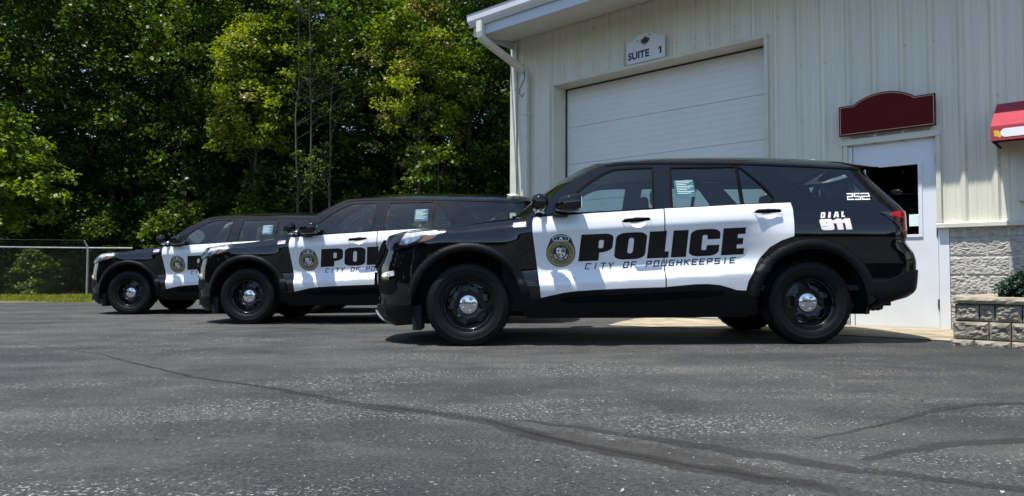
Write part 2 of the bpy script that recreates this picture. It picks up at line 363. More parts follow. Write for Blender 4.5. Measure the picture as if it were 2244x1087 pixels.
def build_car(root):
    """every part of one SUV under its Empty; nose at -x, driver's side at -y"""
    # -------- painted body shell with openings for wheels, side glass and tailgate glass
    def ring(cx, a0, a1): return arc(.50, a0, a1, 26, cx)
    sill = .275
    af = math.degrees(math.asin((sill-.365)/.50))
    out = [(-1.40,.225),(-1.0,.215),(-.75,.212)]+[(float(x2s(-.50,.235)),.235)]
    out += ring(0, 180-af+2, af)+ring(WB, 180-af, af)
    out += [(3.62,.285),(3.75,.31),(3.91,.372),(4.04,.42)]
    for z in (.42,.62,.80,.92,1.05,1.17,1.22): out.append((smax(z)-.001, z))
    zb, zt = 1.27, 1.583
    out += [(smax(zb)-.001, zb-.004),(float(XR(zb)-AR+.46), zb),(float(XR(zt)-AR+.40), zt),(smax(zt)-.001, zt+.004),(smax(1.60)-.001,1.60)]
    out += [(float(XR(1.606)-AR+.45), 1.606)]+list(reversed(RAIL))+list(reversed(APIL))[1:]+[tuple(p) for p in SHZ[::-1][1:]]
    HANDLES = (((1.355,1.083),(1.613,1.100)), ((2.519,1.156),(2.772,1.166)))
    def cup_of(hp, k=1.):
        (hx0, hz0), (hx1, hz1) = hp; cx, cz = hx0*.45+hx1*.55, (hz0+hz1)/2-.010
        return cx, cz, [(cx+k*.070*math.cos(a), cz+k*.046*math.sin(a)) for a in [2*math.pi*k_/20 for k_ in range(20)]]
    panel('body', [(P(out), [WIN_F, WIN_R, WIN_Q, WIN_RR]+[cup_of(h, 1.04)[2] for h in HANDLES], 0)], ['black_paint'], root, 0., .03, 0, .055, .035)
    # tailgate glass
    tg = [(float(XR(zb)-AR+.45), zb-.01),(smax(zb), zb-.01),(smax(zt), zt+.01),(float(XR(zt)-AR+.39), zt+.01)]
    panel('tailgate_window', [(tg, [], 0)], ['dark_glass'], root, -.006, 0, 0, .05, .05)
    # -------- hood, windshield and roof: lofts between the two sides
    def loft(name, rows, m, thick=0.):
        """rows: (x, z, half width, bow, crown, power)"""
        ny = 33; V = []; Fc = []
        for (x, z, h, bow, cr, pw) in rows:
            for j in range(ny):
                t = -1+2*j/(ny-1); t = math.copysign(1-(1-abs(t))**1.35, t)
                k = 1-abs(t)**pw
                V.append((x-bow*(1-t*t), t*h, z+cr*k))
        for i in range(len(rows)-1):
            for j in range(ny-1):
                a = i*ny+j; Fc.append((a, a+ny, a+ny+1, a+1))
        return from_arrays(name, V, Fc, [m], root)
    hs = np.concatenate([np.linspace(-1.40,-.5,22), np.linspace(-.45,.503,26)])
    rows = []
    for s in hs:
        z = float(zsh(s)); p = S(np.array(s), np.array(z)); h = max(1e-4, -p[1]); u = float(sst(-1.3,.3,s))
        rows.append((p[0], z+.0005, h, .12*float(sst(-.4,.5,s)), .058*min(1, (h/.9)**1.5), 2.2))
    loft('hood', rows, 'black_paint')
    ap = np.array(APIL); tt = np.linspace(0, 1, 30); cs = np.concatenate([[0], np.cumsum(np.hypot(*np.diff(ap, axis=0).T))]); cs /= cs[-1]
    rows = []
    for t in tt:
        s = np.interp(t, cs, ap[:,0]); z = np.interp(t, cs, ap[:,1]); p = S(np.array(s), np.array(z))
        rows.append((p[0], z, -p[1], .12-.02*t, .058+.004*t, 2.2))
    loft('windshield', rows, 'car_glass')
    zc = pchip([1.25,1.4,1.6,1.9,2.3,2.7,3.0,3.3,3.6,3.72,3.84],[1.706,1.733,1.752,1.768,1.774,1.772,1.766,1.752,1.728,1.706,1.676])
    rp = np.array(RAIL); rows = []
    for s in np.linspace(1.253, 3.66, 44):
        z = float(pchip(rp[:,0], rp[:,1])(s)); p = S(np.array(s), np.array(z))
        rows.append((p[0], z, -p[1], .10*float(1-sst(1.25,1.9,s)), float(zc(p[0]))-z, 2.3+.5*float(sst(1.3,1.8,s))))
    h0 = rows[-1][2]
    rows += [(3.74,1.612,h0-.012,-.02,.080,2.8),(3.83,1.622,h0-.05,-.03,.052,2.8),(3.852,1.618,h0-.06,-.03,.040,2.8),(3.845,1.604,h0-.06,-.03,.040,2.8),(3.76,1.597,h0-.05,-.02,.03,2.8)]
    loft('roof', rows, 'black_paint')
    # roof side mouldings and glass frames
    dm = []
    r2 = [(s, z-.018) for s, z in RAIL]; r3 = [(s, z-.030) for s, z in RAIL]
    panel('roof_moulding', [(r3+r2[::-1], [], 0)], ['satin_black'], root, .006, .006, 0, .06, .05)
    for w in (WIN_F, WIN_R, WIN_Q, WIN_RR):
        if w is not WIN_RR:
            panel('window_frame', [(grow(w, .017), [grow(w, -.001)], 0)], ['satin_black'], root, .004, .012, 0, .08, .08)
    for sd in (-1, 1):
        for w, mm in ((WIN_F, 'car_glass'), (WIN_R, 'car_glass'), (WIN_Q, 'car_glass'), (WIN_RR, 'dark_glass')):
            panel('side_window', [(grow(w, .004), [], 0)], [mm], root, -.004 if w is not WIN_RR else .001, 0, sd, .12, .10)
    trim = [(.75,.50),(2.42,.50),(2.44,1.0),(3.55,1.02),(3.60,1.60)]+[(a, b-.004) for a, b in reversed(RAIL[:-1])]+[(1.10,1.575),(.80,1.36),(.64,1.21)]
    for sd in (-1, 1):
        panel('cabin_trim', [(trim, [grow(w, .010) for w in (WIN_F, WIN_R, WIN_Q, WIN_RR)]+[cup_of(h, 1.1)[2] for h in HANDLES], 0)], ['cabin_trim'], root, -.035, 0, sd, .09, .06)
    # -------- doors (white skins) with handles in their cups
    for sd in (-1, 1):
        for dr, hp in zip((DOOR_F, DOOR_R), HANDLES):
            (hx0, hz0), (hx1, hz1) = hp; cx, cz, cup = cup_of(hp)
            d = panel('door', [(dr, [cup], 0)], ['white_paint'], root, .005, .014, sd, .06, .022)
            f = lambda s, z, cx=cx, cz=cz: .005-.022*np.clip(1-((s-cx)/.0705)**2-((z-cz)/.0465)**2, 0, 1)**.8
            panel('handle_cup', [(cup, [], 0)], ['white_paint'], d, f, 0, sd, .010, .008)
            bm = bmesh.new()
            rings = []
            for k in range(15):
                t = k/14; s = hx0+(hx1-hx0)*t; z = hz0+(hz1-hz0)*t+.004
                e = min(1, (1-abs(2*t-1))*5)**.5 if 0 < t < 1 else .02
                base = S(np.array(s), np.array(z)); nn = SN(np.array(s), np.array(z))
                c = base+nn*(.030*min(1, (1-abs(2*t-1))*6)**.5+.006)
                rings.append([bm.verts.new((c[0], (c[1]+math.cos(a)*.011*e)*(1 if sd < 0 else -1), c[2]+math.sin(a)*(.0185 if t < .75 else .0155)*e)) for a in [2*math.pi*q/10 for q in range(10)]])
            for a, b in zip(rings, rings[1:]):
                for q in range(10): bm.faces.new((a[q], b[q], b[(q+1) % 10], a[(q+1) % 10]))
            bm.faces.new(rings[0]); bm.faces.new(rings[-1][::-1])
            bmesh.ops.recalc_face_normals(bm, faces=bm.faces[:])
            bm_obj('handle', bm, ['satin_black'], d, smooth=True)
    # -------- black lower cladding, moulding strip, wheel arch flares
    CL = [(.48,.408),(.635,.42),(.735,.440),(.837,.461),(.953,.476),(1.168,.488),(1.417,.498),(1.738,.508),(1.996,.530),(2.112,.532),(2.211,.521),(2.294,.499),(2.361,.476),(2.53,.474),(2.555,.262),(2.017,.244),(1.431,.244),(.927,.247),(.487,.265)]
    panel('rocker_cladding', [(CL, [], 0)], ['black_plastic'], root, .012, .03, 0, .07, .03)
    ST = [(.813,.417),(.887,.437),(1.40,.462),(1.725,.476),(1.76,.478),(2.212,.486),(2.254,.472),(2.256,.447),(2.215,.434),(1.751,.406),(1.421,.391),(.888,.386),(.822,.393)]
    panel('rocker_strip', [(smooth_poly(ST, 70), [], 0)], ['satin_black'], root, .021, .012, 0, .07, .03)
    for cx, ro, a0, a1 in ((0, .553, -5, 176), (WB, .572, 8, 172)):
        ri = .478
        def off(s, z, cx=cx, ro=ro, ri=ri):
            x = S(s, z)[..., 0]; r = np.hypot(x-cx, z-.365); t = np.clip((r-ri)/(ro-ri), 0, 1)
            return .010+.026*np.sin(np.clip(t*1.15+.22, 0, 1.25)*np.pi/1.35)**.8
        b = math.degrees(math.asin(max(-1, (.43-.365)/ri))); c = math.degrees(math.asin((.43-.365)/ro))
        ringp = arc(ro, c, 180-c, 44, cx)+arc(ri, 180-b, b, 40, cx)
        panel('wheel_arch', [(ringp, [], 0)], ['black_plastic'], root, off, .05, 0, .03, .012)
    # -------- front end: headlight, grille, fog lamp, air dam
    HL = smooth_poly([(-.80,.856),(-.93,.94),(-.98,.992),(-.805,1.003),(-.683,1.012),(-.43,1.024),(-.178,1.034),(-.152,1.028),(-.158,1.012),(-.209,.973),(-.257,.942),(-.36,.918),(-.526,.885),(-.715,.858)], 60)
    for sd in (-1, 1):
        h = panel('headlight', [(HL, [], 0)], ['lamp_dark'], root, .002, .006, sd, .04, .03)
        panel('reflector', [([(-.64,.905),(-.62,1.004),(-.46,1.012),(-.24,1.022),(-.205,1.0),(-.25,.972),(-.36,.978),(-.42,.935),(-.53,.902)], [], 0)], ['lamp_chrome'], h, .005, .004, sd, .04, .03)
        panel('turn_signal', [([(-.352,.972),(-.226,.975),(-.255,.955),(-.304,.937),(-.395,.917),(-.366,.943)], [], 0)], ['amber'], h, .009, .004, sd, .04, .03)
        panel('projector', [([(-.54+.035*math.cos(a), .94+.032*math.sin(a)) for a in [k*math.pi/8 for k in range(16)]], [], 0)], ['chrome'], h, .009, .004, sd, .03, .02)
        panel('lens', [(grow(HL, -.004), [], 0)], ['lamp_glass'], h, .016, .008, sd, .04, .03)
        fg = panel('fog_lamp', [(smooth_poly([(-.862,.652),(-.647,.672),(-.640,.628),(-.802,.606),(-.87,.62)], 80), [], 0)], ['lamp_chrome'], root, .008, .006, sd, .03, .02)
        panel('fog_lens', [([(-.84,.645),(-.74,.652),(-.74,.622),(-.81,.613),(-.85,.625)], [], 0)], ['chrome'], fg, .012, .004, sd, .03, .02)
        panel('air_intake', [([(-.98,.47),(-.93,.585),(-.80,.575),(-.62,.60),(-.60,.50),(-.72,.45)], [], 0)], ['satin_black'], root, .004, .006, sd, .03, .02)
    G = []
    for k in range(19):
        s0 = -1.395+.0285*k; s1 = s0+.013
        zt0 = .955 if s0 < -1.0 else .93-.6*(s0+1.0)**2*4; zl = .70 if s0 < -.98 else .72+.9*(s0+.98)
        if s0 > -.875: break
        G.append(([(s0, zl),(s1, zl+.008),(s1, zt0-.006),(s0, zt0)], [], 0))
    panel('grille', G, ['satin_black'], root, .022, .02, 0, .05, .03)
    panel('grille_frame', [([(-1.40,.672),(-1.12,.676),(-.955,.69),(-.86,.79),(-.868,.93),(-.93,.962),(-1.4,.972)], [], 0)], ['deep_black'], root, .003, .006, 0, .05, .03)
    panel('plate_bracket', [(rrect(-1.40,.50,-1.17,.66,.01,.01,3), [], 0)], ['satin_black'], root, .02, .02, 0, .05, .04)
    AD = [(-1.40,.345),(-1.0,.350),(-.599,.366),(-.425,.374),(-.44,.235),(-.52,.192),(-.801,.190),(-1.0,.20),(-1.40,.21)]
    panel('bumper', [(AD, [], 0)], ['black_plastic'], root, lambda s, z: .012+.022*np.clip((.36-z)/.15, 0, 1)*sst(-.45,-.75,s), .04, 0, .05, .03)
    LP = [(-1.40,.30),(-1.2,.305),(-1.12,.302),(-1.05,.272),(-.93,.236),(-.78,.205),(-.76,.19),(-.9,.205),(-1.08,.240),(-1.40,.262)]
    panel('bumper_lip', [(LP, [], 0)], ['lip_metal'], root, lambda s, z: .040+0*s, .015, 0, .04, .03, label='bare silver lip under the black front bumper')
    bm = bmesh.new()
    for sy in (-1, 1):
        box(bm, -.50, -.42, min(sy*.86, sy*.62), max(sy*.86, sy*.62), .140, .36, .004)
        bm_obj('air_deflector', bm, ['deep_black'], root); bm = bmesh.new()
    bm.free()
    # -------- rear end: tail lights, bumper, tailgate seam, muffler
    TL = [(3.66,1.168),(3.80,1.176),(4.00,1.186),(4.20,1.192),(4.26,1.16),(4.27,1.0),(4.20,.925),(4.075,.915),(3.985,.925),(3.90,.972),(3.82,1.04),(3.755,1.085),(3.69,1.125)]
    for sd in (-1, 1):
        t = panel('tail_light', [(TL, [], 0)], ['tail_dark'], root, .006, .008, sd, .03, .02)
        panel('lamp', [([(3.715,1.142),(3.79,1.166),(4.0,1.178),(4.19,1.184),(4.24,1.15),(4.24,1.0),(4.17,.937),(4.06,.932),(3.985,.955),(3.98,1.02),(3.965,1.082),(3.93,1.108),(3.81,1.122)], [], 0)], ['tail_red'], t, .011, .006, sd, .03, .02)
        panel('lamp_trim', [([(3.655,1.158),(3.675,1.164),(3.715,1.148),(3.79,1.118),(3.785,1.108),(3.70,1.132)], [], 0)], ['lamp_dark'], t, .011, .004, sd, .03, .02)
    RB = [(3.49,.536),(3.666,.551),(3.748,.587),(3.846,.636),(4.0,.646),(4.20,.652),(4.55,.655)]
    rbp = RB+[(smax(.655)-.002,.655),(smax(.50)-.002,.50),(smax(.43)-.002,.428),(4.09,.418),(3.91,.366),(3.72,.300),(3.60,.282)]
    rbp += arc(.565, -3, 12, 4, WB)
    panel('bumper', [(rbp, [], 0)], ['black_plastic'], root, .014, .03, 0, .05, .03)
    bm = bmesh.new(); tube(bm, [(3.42,-.62,.315),(3.80,-.62,.338)], .054, 14)
    for k in range(8): tube(bm, [(3.46+k*.043,-.62,.317+k*.0026),(3.475+k*.043,-.62,.318+k*.0026)], .058, 14)
    bm_obj('muffler', bm, ['brake_iron'], root)
    bm = bmesh.new(); tube(bm, [(3.0,0,1.75),(3.52,0,1.745)], .001, 4)
    bm.clear()
    pr = [(.0,.050),(.03,.048),(.062,.036),(.078,.012),(.085,-.01)]
    ringsv = []
    for r, z in pr:
        ringsv.append([bm.verts.new((3.45+r*1.25*math.cos(a), r*.8*math.sin(a), 1.738+z)) for a in [2*math.pi*k/18 for k in range(18)]])
    for a, b in zip(ringsv, ringsv[1:]):
        for k in range(18): bm.faces.new((a[k], b[k], b[(k+1) % 18], a[(k+1) % 18]))
    bm_obj('antenna', bm, ['lamp_chrome'], root, smooth=True)
    # -------- underside, wheel wells and cabin
    bm = bmesh.new()
    box(bm, -.80, 3.80, -.42, .42, .235, .42); box(bm, .52, 2.50, -.86, .86, .24, .46); box(bm, .3, .56, -.80, .80, .30, 1.02)
    box(bm, 3.56, 3.80, -.80, .80, .33, .52)
    box(bm, -.80, -.56, -.62, .62, .24, .9)
    for cx in (0, WB):
        for sy in (-1, 1):
            prev = None
            for k in range(25):
                a = math.radians(-12+204*k/24); x, z = cx+.505*math.cos(a), .365+.505*math.sin(a)
                q = [bm.verts.new((x, sy*.93, z)), bm.verts.new((x, sy*.50, z))]
                if prev: bm.faces.new((prev[0], q[0], q[1], prev[1]))
                prev = q
            box(bm, cx-.5, cx+.5, min(sy*.44, sy*.50), max(sy*.44, sy*.50), .28, .86)
    bm_obj('underbody', bm, ['deep_black'], root)
    bm = bmesh.new()
    box(bm, .55, 3.70, -.80, .80, .47, .52)
    vs = [(.56,1.02),(.70,1.115),(.98,1.12),(1.10,1.05),(1.12,.80),(.6,.7)]
    a = [bm.verts.new((x, -.80, z)) for x, z in vs]; b = [bm.verts.new((x, .80, z)) for x, z in vs]
    bm.faces.new(a); bm.faces.new(b[::-1])
    for k in range(6): bm.faces.new((a[k], b[k], b[(k+1) % 6], a[(k+1) % 6]))
    bmesh.ops.recalc_face_normals(bm, faces=bm.faces[:])
    box(bm, 1.0, 1.9, -.14, .14, .52, .86, .03)
    bm_obj('dashboard', bm, ['interior'], root)
    for sy in (-.40, .40):
        bm = bmesh.new()
        box(bm, 1.18, 1.68, sy-.26, sy+.26, .62, .78, .05)
        prof = [(1.60,.74,.25,.07),(1.68,.95,.25,.07),(1.75,1.15,.24,.06),(1.79,1.25,.19,.05)]
        rings = [[bm.verts.new((x+math.cos(t)*d, sy+math.sin(t)*w, z)) for t in [2*math.pi*k/14 for k in range(14)]] for x, z, w, d in prof]
        for a, b in zip(rings, rings[1:]):
            for k in range(14): bm.faces.new((a[k], a[(k+1) % 14], b[(k+1) % 14], b[k]))
        bm.faces.new(rings[-1]); bm.faces.new(rings[0][::-1])
        tube(bm, [(1.79,sy-.05,1.22),(1.80,sy-.05,1.32)], .008, 6); tube(bm, [(1.79,sy+.05,1.22),(1.80,sy+.05,1.32)], .008, 6)
        box(bm, 1.74, 1.85, sy-.13, sy+.13, 1.29, 1.45, .04)
        bm_obj('seat', bm, ['seat_grey'], root, angle=40)
    bm = bmesh.new()
    box(bm, 2.30, 2.80, -.66, .66, .62, .80, .05); box(bm, 2.74, 2.88, -.66, .66, .78, 1.24, .05)
    for sy in (-.40, 0, .40): box(bm, 2.80, 2.90, sy-.12, sy+.12, 1.24, 1.38 if sy else 1.32, .035)
    bm_obj('rear_seat', bm, ['seat_grey'], root, angle=40)
    bm = bmesh.new(); n = 22; R = .185; c = Vector((1.22,-.40,1.05)); u = Vector((0,1,0)); v = Vector((.42,0,.907))
    tube(bm, [c+(u*math.cos(2*math.pi*k/n)+v*math.sin(2*math.pi*k/n))*R for k in range(n+1)], .017, 8)
    tube(bm, [c-u*R, c+u*R], .018, 6); tube(bm, [c-v*R, c], .018, 6); tube(bm, [c, c+Vector((-.2,0,-.08))], .045, 8)
    bm_obj('steering_wheel', bm, ['satin_black'], root, smooth=True)
    # headliner just under the roof
    bm = bmesh.new(); prev = None
    for x in np.linspace(1.34, 3.55, 14):
        zz = float(zc(x))-.055; hw = .60-.05*max(0, x-2.6)
        q = [bm.verts.new((x, hw*t, zz-.055*t*t)) for t in (-1,-.6,0,.6,1)]
        if prev:
            for k in range(4): bm.faces.new((prev[k], prev[k+1], q[k+1], q[k]))
        prev = q
    bm_obj('headliner', bm, ['headliner'], root, smooth=True)
    # -------- mirrors and the spotlight
    for sy in (-1, 1):
        bm = bmesh.new(); rings = []
        for x, y0, y1, z0, z1 in ((.752,-1.10,-1.00,1.205,1.222),(.775,-1.15,-.985,1.178,1.255),(.815,-1.185,-.975,1.166,1.293),(.875,-1.20,-.97,1.162,1.316),(.94,-1.205,-.965,1.168,1.324),(.975,-1.20,-.97,1.180,1.312),(.983,-1.19,-.98,1.19,1.302)):
            cy, cz, hy, hz = (y0+y1)/2, (z0+z1)/2, (y1-y0)/2, (z1-z0)/2
            rings.append([bm.verts.new((x, sy*-1*(cy+hy*math.copysign(abs(math.cos(a))**.55, math.cos(a))), cz+hz*math.copysign(abs(math.sin(a))**.6, math.sin(a)))) for a in [2*math.pi*k/24 for k in range(24)]])
        for a, b in zip(rings, rings[1:]):
            for k in range(24): bm.faces.new((a[k], a[(k+1) % 24], b[(k+1) % 24], b[k]))
        bm.faces.new(rings[0][::-1]); bm.faces.new(rings[-1])
        bmesh.ops.recalc_face_normals(bm, faces=bm.faces[:])
        box(bm, .745, .885, min(sy*.90, sy*1.02), max(sy*.90, sy*1.02), 1.130, 1.172, .012)
        mr = bm_obj('mirror', bm, ['black_paint'], root, angle=45)
        bm = bmesh.new(); box(bm, .984, .987, min(sy*.985, sy*1.185), max(sy*.985, sy*1.185), 1.196, 1.296, .0)
        bm_obj('mirror_glass', bm, ['mirror_glass'], mr)
        panel('mirror_mount', [([(.70,1.150),(.79,1.163),(.90,1.169),(.93,1.30),(.86,1.24),(.76,1.172)], [], 0)], ['satin_black'], mr, .006, .012, sy, .06, .05)
    bm = bmesh.new()
    bmesh.ops.create_uvsphere(bm, u_segments=24, v_segments=16, radius=.073)
    for v in bm.verts:
        if v.co.x < -.055: v.co.x = -.055-(abs(v.co.x)-.055)*.3
        v.co.x *= 1.05
    bmesh.ops.translate(bm, verts=bm.verts[:], vec=(.632,-1.12,1.252))
    sp = bm_obj('spotlight', bm, ['black_paint'], root, smooth=True)
    bm = bmesh.new(); tube(bm, [(.60,-1.09,1.20),(.625,-1.03,1.185),(.655,-.96,1.20),(.69,-.89,1.232)], [.013,.017,.017,.020], 10)
    tube(bm, [(.585,-1.05,1.178),(.625,-1.04,1.20)], .020, 8); tube(bm, [(.655,-.985,1.175),(.675,-.93,1.225)], .024, 8)
    bm_obj('spotlight_arm', bm, ['chrome'], sp, smooth=True)
    bm = bmesh.new(); tube(bm, [(.582,-1.12,1.252),(.568,-1.12,1.252)], [.052,.048], 24); bm_obj('spotlight_ring', bm, ['satin_black'], sp)
    bm = bmesh.new(); tube(bm, [(.62,-.93,1.142),(.66,-.90,1.185),(.70,-.875,1.235)], [.045,.05,.04], 10)
    bm_obj('spotlight_base', bm, ['black_plastic'], sp, smooth=True)
    # wipers
    for y0, y1 in ((-.62,.02),(.05,.62)):
        bm = bmesh.new(); tube(bm, [(.40,y0,1.165),(.46,(y0+y1)/2,1.195),(.50,y1,1.225)], .009, 6)
        bm_obj('wiper', bm, ['satin_black'], root)
    # -------- wheels
    def wheel(cx, sy):
        w = empty('wheel', (cx, sy*.80, .365), root)
        if sy > 0: w.rotation_euler.z = math.pi
        bm = bmesh.new()
        half = [(.228,-.100),(.234,-.112),(.247,-.121),(.262,-.128),(.286,-.1335),(.300,-.1325),(.303,-.1345),(.318,-.1350),(.322,-.1325),(.345,-.128),(.360,-.120),(.3715,-.106),(.3765,-.088),(.3775,-.080),(.370,-.077),(.370,-.070),(.3795,-.067),(.3805,-.030),(.372,-.027),(.372,-.019),(.3812,-.016)]
        prof = half+[(r, -y) for r, y in reversed(half)]
        lathe_y(bm, prof, 72)
        for v in bm.verts:
            k = round(math.degrees(math.atan2(v.co.z, v.co.x))/5)
            r = math.hypot(v.co.x, v.co.z)
            if r > .368 and k % 2: f = 1-.006/r; v.co.x *= f; v.co.z *= f
            if v.co.z < -.3655:
                d = -.3655-v.co.z; v.co.z = -.3655; v.co.y *= 1+d*1.2
        bmesh.ops.recalc_face_normals(bm, faces=bm.faces[:])
        bm_obj('tyre', bm, ['tyre_rubber'], w, angle=38)
        bm = bmesh.new()
        lathe_y(bm, [(.2335,-.104),(.238,-.112),(.236,-.117),(.229,-.117),(.224,-.111),(.219,-.098),(.214,-.090),(.206,-.086),(.204,-.074),(.199,-.066),(.196,-.050),(.195,.11)], 72)
        holes = []
        for k in range(5):
            a0 = math.radians(103+72*k); h = []
            for q in range(18):
                t = 2*math.pi*q/18; da = .33*math.cos(t); rr = .153+.031*math.sin(t)-.009*math.cos(t)**2
                h.append((rr*math.cos(a0+da), rr*math.sin(a0+da)))
            holes.append(h)
        outer = [(.197*math.cos(2*math.pi*k/60), .197*math.sin(2*math.pi*k/60)) for k in range(60)]
        Pz, T = tri2d(outer, holes)
        fy = pchip([0,.06,.085,.10,.125,.15,.175,.19,.20],[-.052,-.052,-.056,-.062,-.066,-.060,-.050,-.046,-.046])
        b2 = bmesh.new(); vs = [b2.verts.new((x, 0, z)) for x, z in Pz]
        for t in T:
            try: b2.faces.new([vs[i] for i in t])
            except ValueError: pass
        bmesh.ops.remove_doubles(b2, verts=b2.verts[:], dist=1e-6)
        for ax in (0, 2):
            for k in range(-15, 16):
                no = [0,0,0]; no[ax] = 1; co = [0,0,0]; co[ax] = k*.0132+.0003
                bmesh.ops.bisect_plane(b2, geom=b2.verts[:]+b2.edges[:]+b2.faces[:], dist=1e-6, plane_co=co, plane_no=no)
        bd = [e for e in b2.edges if len(e.link_faces) == 1]
        ex = bmesh.ops.extrude_edge_only(b2, edges=bd)
        exv = {v for v in ex['geom'] if isinstance(v, bmesh.types.BMVert)}
        for v in b2.verts:
            r = math.hypot(v.co.x, v.co.z); a = math.atan2(v.co.z, v.co.x)
            lip = 0
            for k in range(5):
                da = (a-math.radians(103+72*k)+math.pi) % (2*math.pi)-math.pi
                q = math.hypot(da/.33, (r-.153)/.031); lip = max(lip, math.exp(-((q-1.12)/.16)**2))
            v.co.y = float(fy(r))-.0085*lip+(.022 if v in exv else 0)
        bmesh.ops.recalc_face_normals(b2, faces=b2.faces[:])
        me = bpy.data.meshes.new('tmp'); b2.to_mesh(me); b2.free(); bm.from_mesh(me); bpy.data.meshes.remove(me)
        bm_obj('rim', bm, ['rim_black'], w, angle=50)
        bm = bmesh.new(); lathe_y(bm, [(.0855,-.050),(.0855,-.064),(.083,-.069),(.074,-.073),(.050,-.076),(.030,-.0785),(.0,-.079)], 40)
        for k in range(5):
            a = math.radians(66+72*k); c = Vector((.056*math.cos(a), 0, .056*math.sin(a)))
            for r0, r1, y0, y1 in ((.0165,.0165,-.074,-.0775),(.0105,.0095,-.074,-.090),(.0095,.001,-.090,-.095)):
                ra = [bm.verts.new((c.x+r0*math.cos(t), y0, c.z+r0*math.sin(t))) for t in [2*math.pi*q/10 for q in range(10)]]
                rb = [bm.verts.new((c.x+r1*math.cos(t), y1, c.z+r1*math.sin(t))) for t in [2*math.pi*q/10 for q in range(10)]]
                for q in range(10): f = bm.faces.new((ra[q], ra[(q+1) % 10], rb[(q+1) % 10], rb[q])); f.smooth = True
                if r1 > .005: bm.faces.new(rb)
        bmesh.ops.recalc_face_normals(bm, faces=bm.faces[:])
        bm_obj('hub_cap', bm, ['chrome'], w, angle=40)
        bm = bmesh.new(); lathe_y(bm, [(.0,.005),(.175,.005),(.175,.03),(.0,.03)], 36)
        for da in (0, 9): 
            a = math.radians(8+da); box(bm, .115, .185, -.025, .03, -.045+da*.006, .045+da*.006, .01)
        bm_obj('brake_disc', bm, ['brake_iron'], w)
        return w
    for cx in (0, WB):
        for sy in (-1, 1): wheel(cx, sy)
    # -------- lettering and badges on both flanks
    PQ = [(.976,.744),(2.440,.798),(2.450,1.034),(1.002,.978)]
    CQ = [(1.037,.674),(2.355,.722),(2.366,.768),(1.050,.722)]
    for sd in (-1, 1):
        flip = (lambda q: [(q[1][0], q[0][1]), (q[0][0], q[1][1]), (q[3][0], q[2][1]), (q[2][0], q[3][1])]) if sd > 0 else (lambda q: q)
        def quad(q):
            if sd < 0: return q
            return [q[1], q[0], q[3], q[2]]
        panel('police_lettering', [(shear_quad(quad(PQ), o), [shear_quad(quad(PQ), h) for h in hs_], 0) for o, hs_ in police_letters()], ['lettering_black'], root, .0068, 0, sd, .06, .03)
        bars = stroke_text('CITY OF POUGHKEEPSIE', quad(CQ), 1.0, .56, .0070, 1.33/.047)
        bars = [(b, [], 0, .00006*(k % 7)) for k, b in enumerate(bars)]
        panel('city_lettering', bars, ['lettering_black'], root, (lambda s, z: .0068+0*s), 0, sd, .1, .1)
        # crest: dark outline with a peaked top, gold rim, dark text band, blue field, quartered shield
        cx, cz, R = .822, .818, .123
        def disc(r, n=48): return [(cx+r*1.05*math.cos(2*math.pi*k/n), cz+r*math.sin(2*math.pi*k/n)) for k in range(n)]
        def annulus(r0, r1, n=48):
            return [([*(disc(r1, n))], [disc(r0, n)], 0)]
        m = -1 if sd > 0 else 1
        def cr(x, z): return (cx+m*x*.129, cz+z*.123)
        top = [cr(-.98,.30),cr(-.70,1.02),cr(-.58,1.17),cr(-.3,1.30),cr(0,1.35),cr(.3,1.30),cr(.58,1.17),cr(.70,1.02),cr(.98,.30)]
        outl = [cr(math.cos(math.radians(a)), math.sin(math.radians(a))) for a in range(162, 379, 9)]
        shp = outl+top[::-1] if m > 0 else outl+top[::-1]
        cp = panel('crest', [(shp, [], 0)], ['crest_navy'], root, .0066, 0, sd, .04, .03)
        zag = [(cx+(.113+.004*(k % 2))*1.05*math.cos(2*math.pi*k/72), cz+(.113+.004*(k % 2))*math.sin(2*math.pi*k/72)) for k in range(72)]
        panel('crest_rim', [(zag, [], 0)], ['crest_gold'], cp, .0072, 0, sd, .04, .03)
        panel('crest_band', [(disc(.100), [disc(.096)], 0), (disc(.070), [disc(.066)], 0)], ['crest_dark'], cp, .0078, 0, sd, .04, .03)
        panel('crest_field', [(disc(.0655), [], 0)], ['crest_navy'], cp, .0080, 0, sd, .04, .03)
        panel('crest_banner', [([cr(-.62,1.12),cr(-.50,.86),cr(.50,.86),cr(.62,1.12),cr(.30,1.22),cr(0,1.26),cr(-.30,1.22)], [[cr(-.55,1.10),cr(-.45,.90),cr(.45,.90),cr(.55,1.10),cr(.28,1.17),cr(0,1.21),cr(-.28,1.17)]], 0), ([cr(-.14,.92),cr(-.07,1.14),cr(.07,1.14),cr(.14,.92),cr(0,1.0)], [], 0), ([cr(-.36,.97),cr(-.32,1.07),cr(-.24,1.0)], [], 0), ([cr(.36,.97),cr(.32,1.07),cr(.24,1.0)], [], 0)], ['vinyl_white'], cp, .0074, 0, sd, .04, .03)
        shl = [cr(-.31,.34),cr(-.31,-.02),cr(-.26,-.16),cr(-.12,-.28),cr(0,-.33),cr(.12,-.28),cr(.26,-.16),cr(.31,-.02),cr(.31,.34),cr(.2,.40),cr(0,.36),cr(-.2,.40)]
        panel('crest_shield', [(shl, [], 0)], ['vinyl_white'], cp, .0086, 0, sd, .04, .03)
        panel('crest_quarter', [([cr(.02,.03),cr(.29,.03),cr(.29,.33),cr(.18,.375),cr(.02,.345)], [], 0), ([cr(-.02,.0),cr(-.29,.0),cr(-.28,-.08),cr(-.22,-.19),cr(-.02,-.29)], [], 0)], ['crest_gold'], cp, .0091, 0, sd, .04, .03)
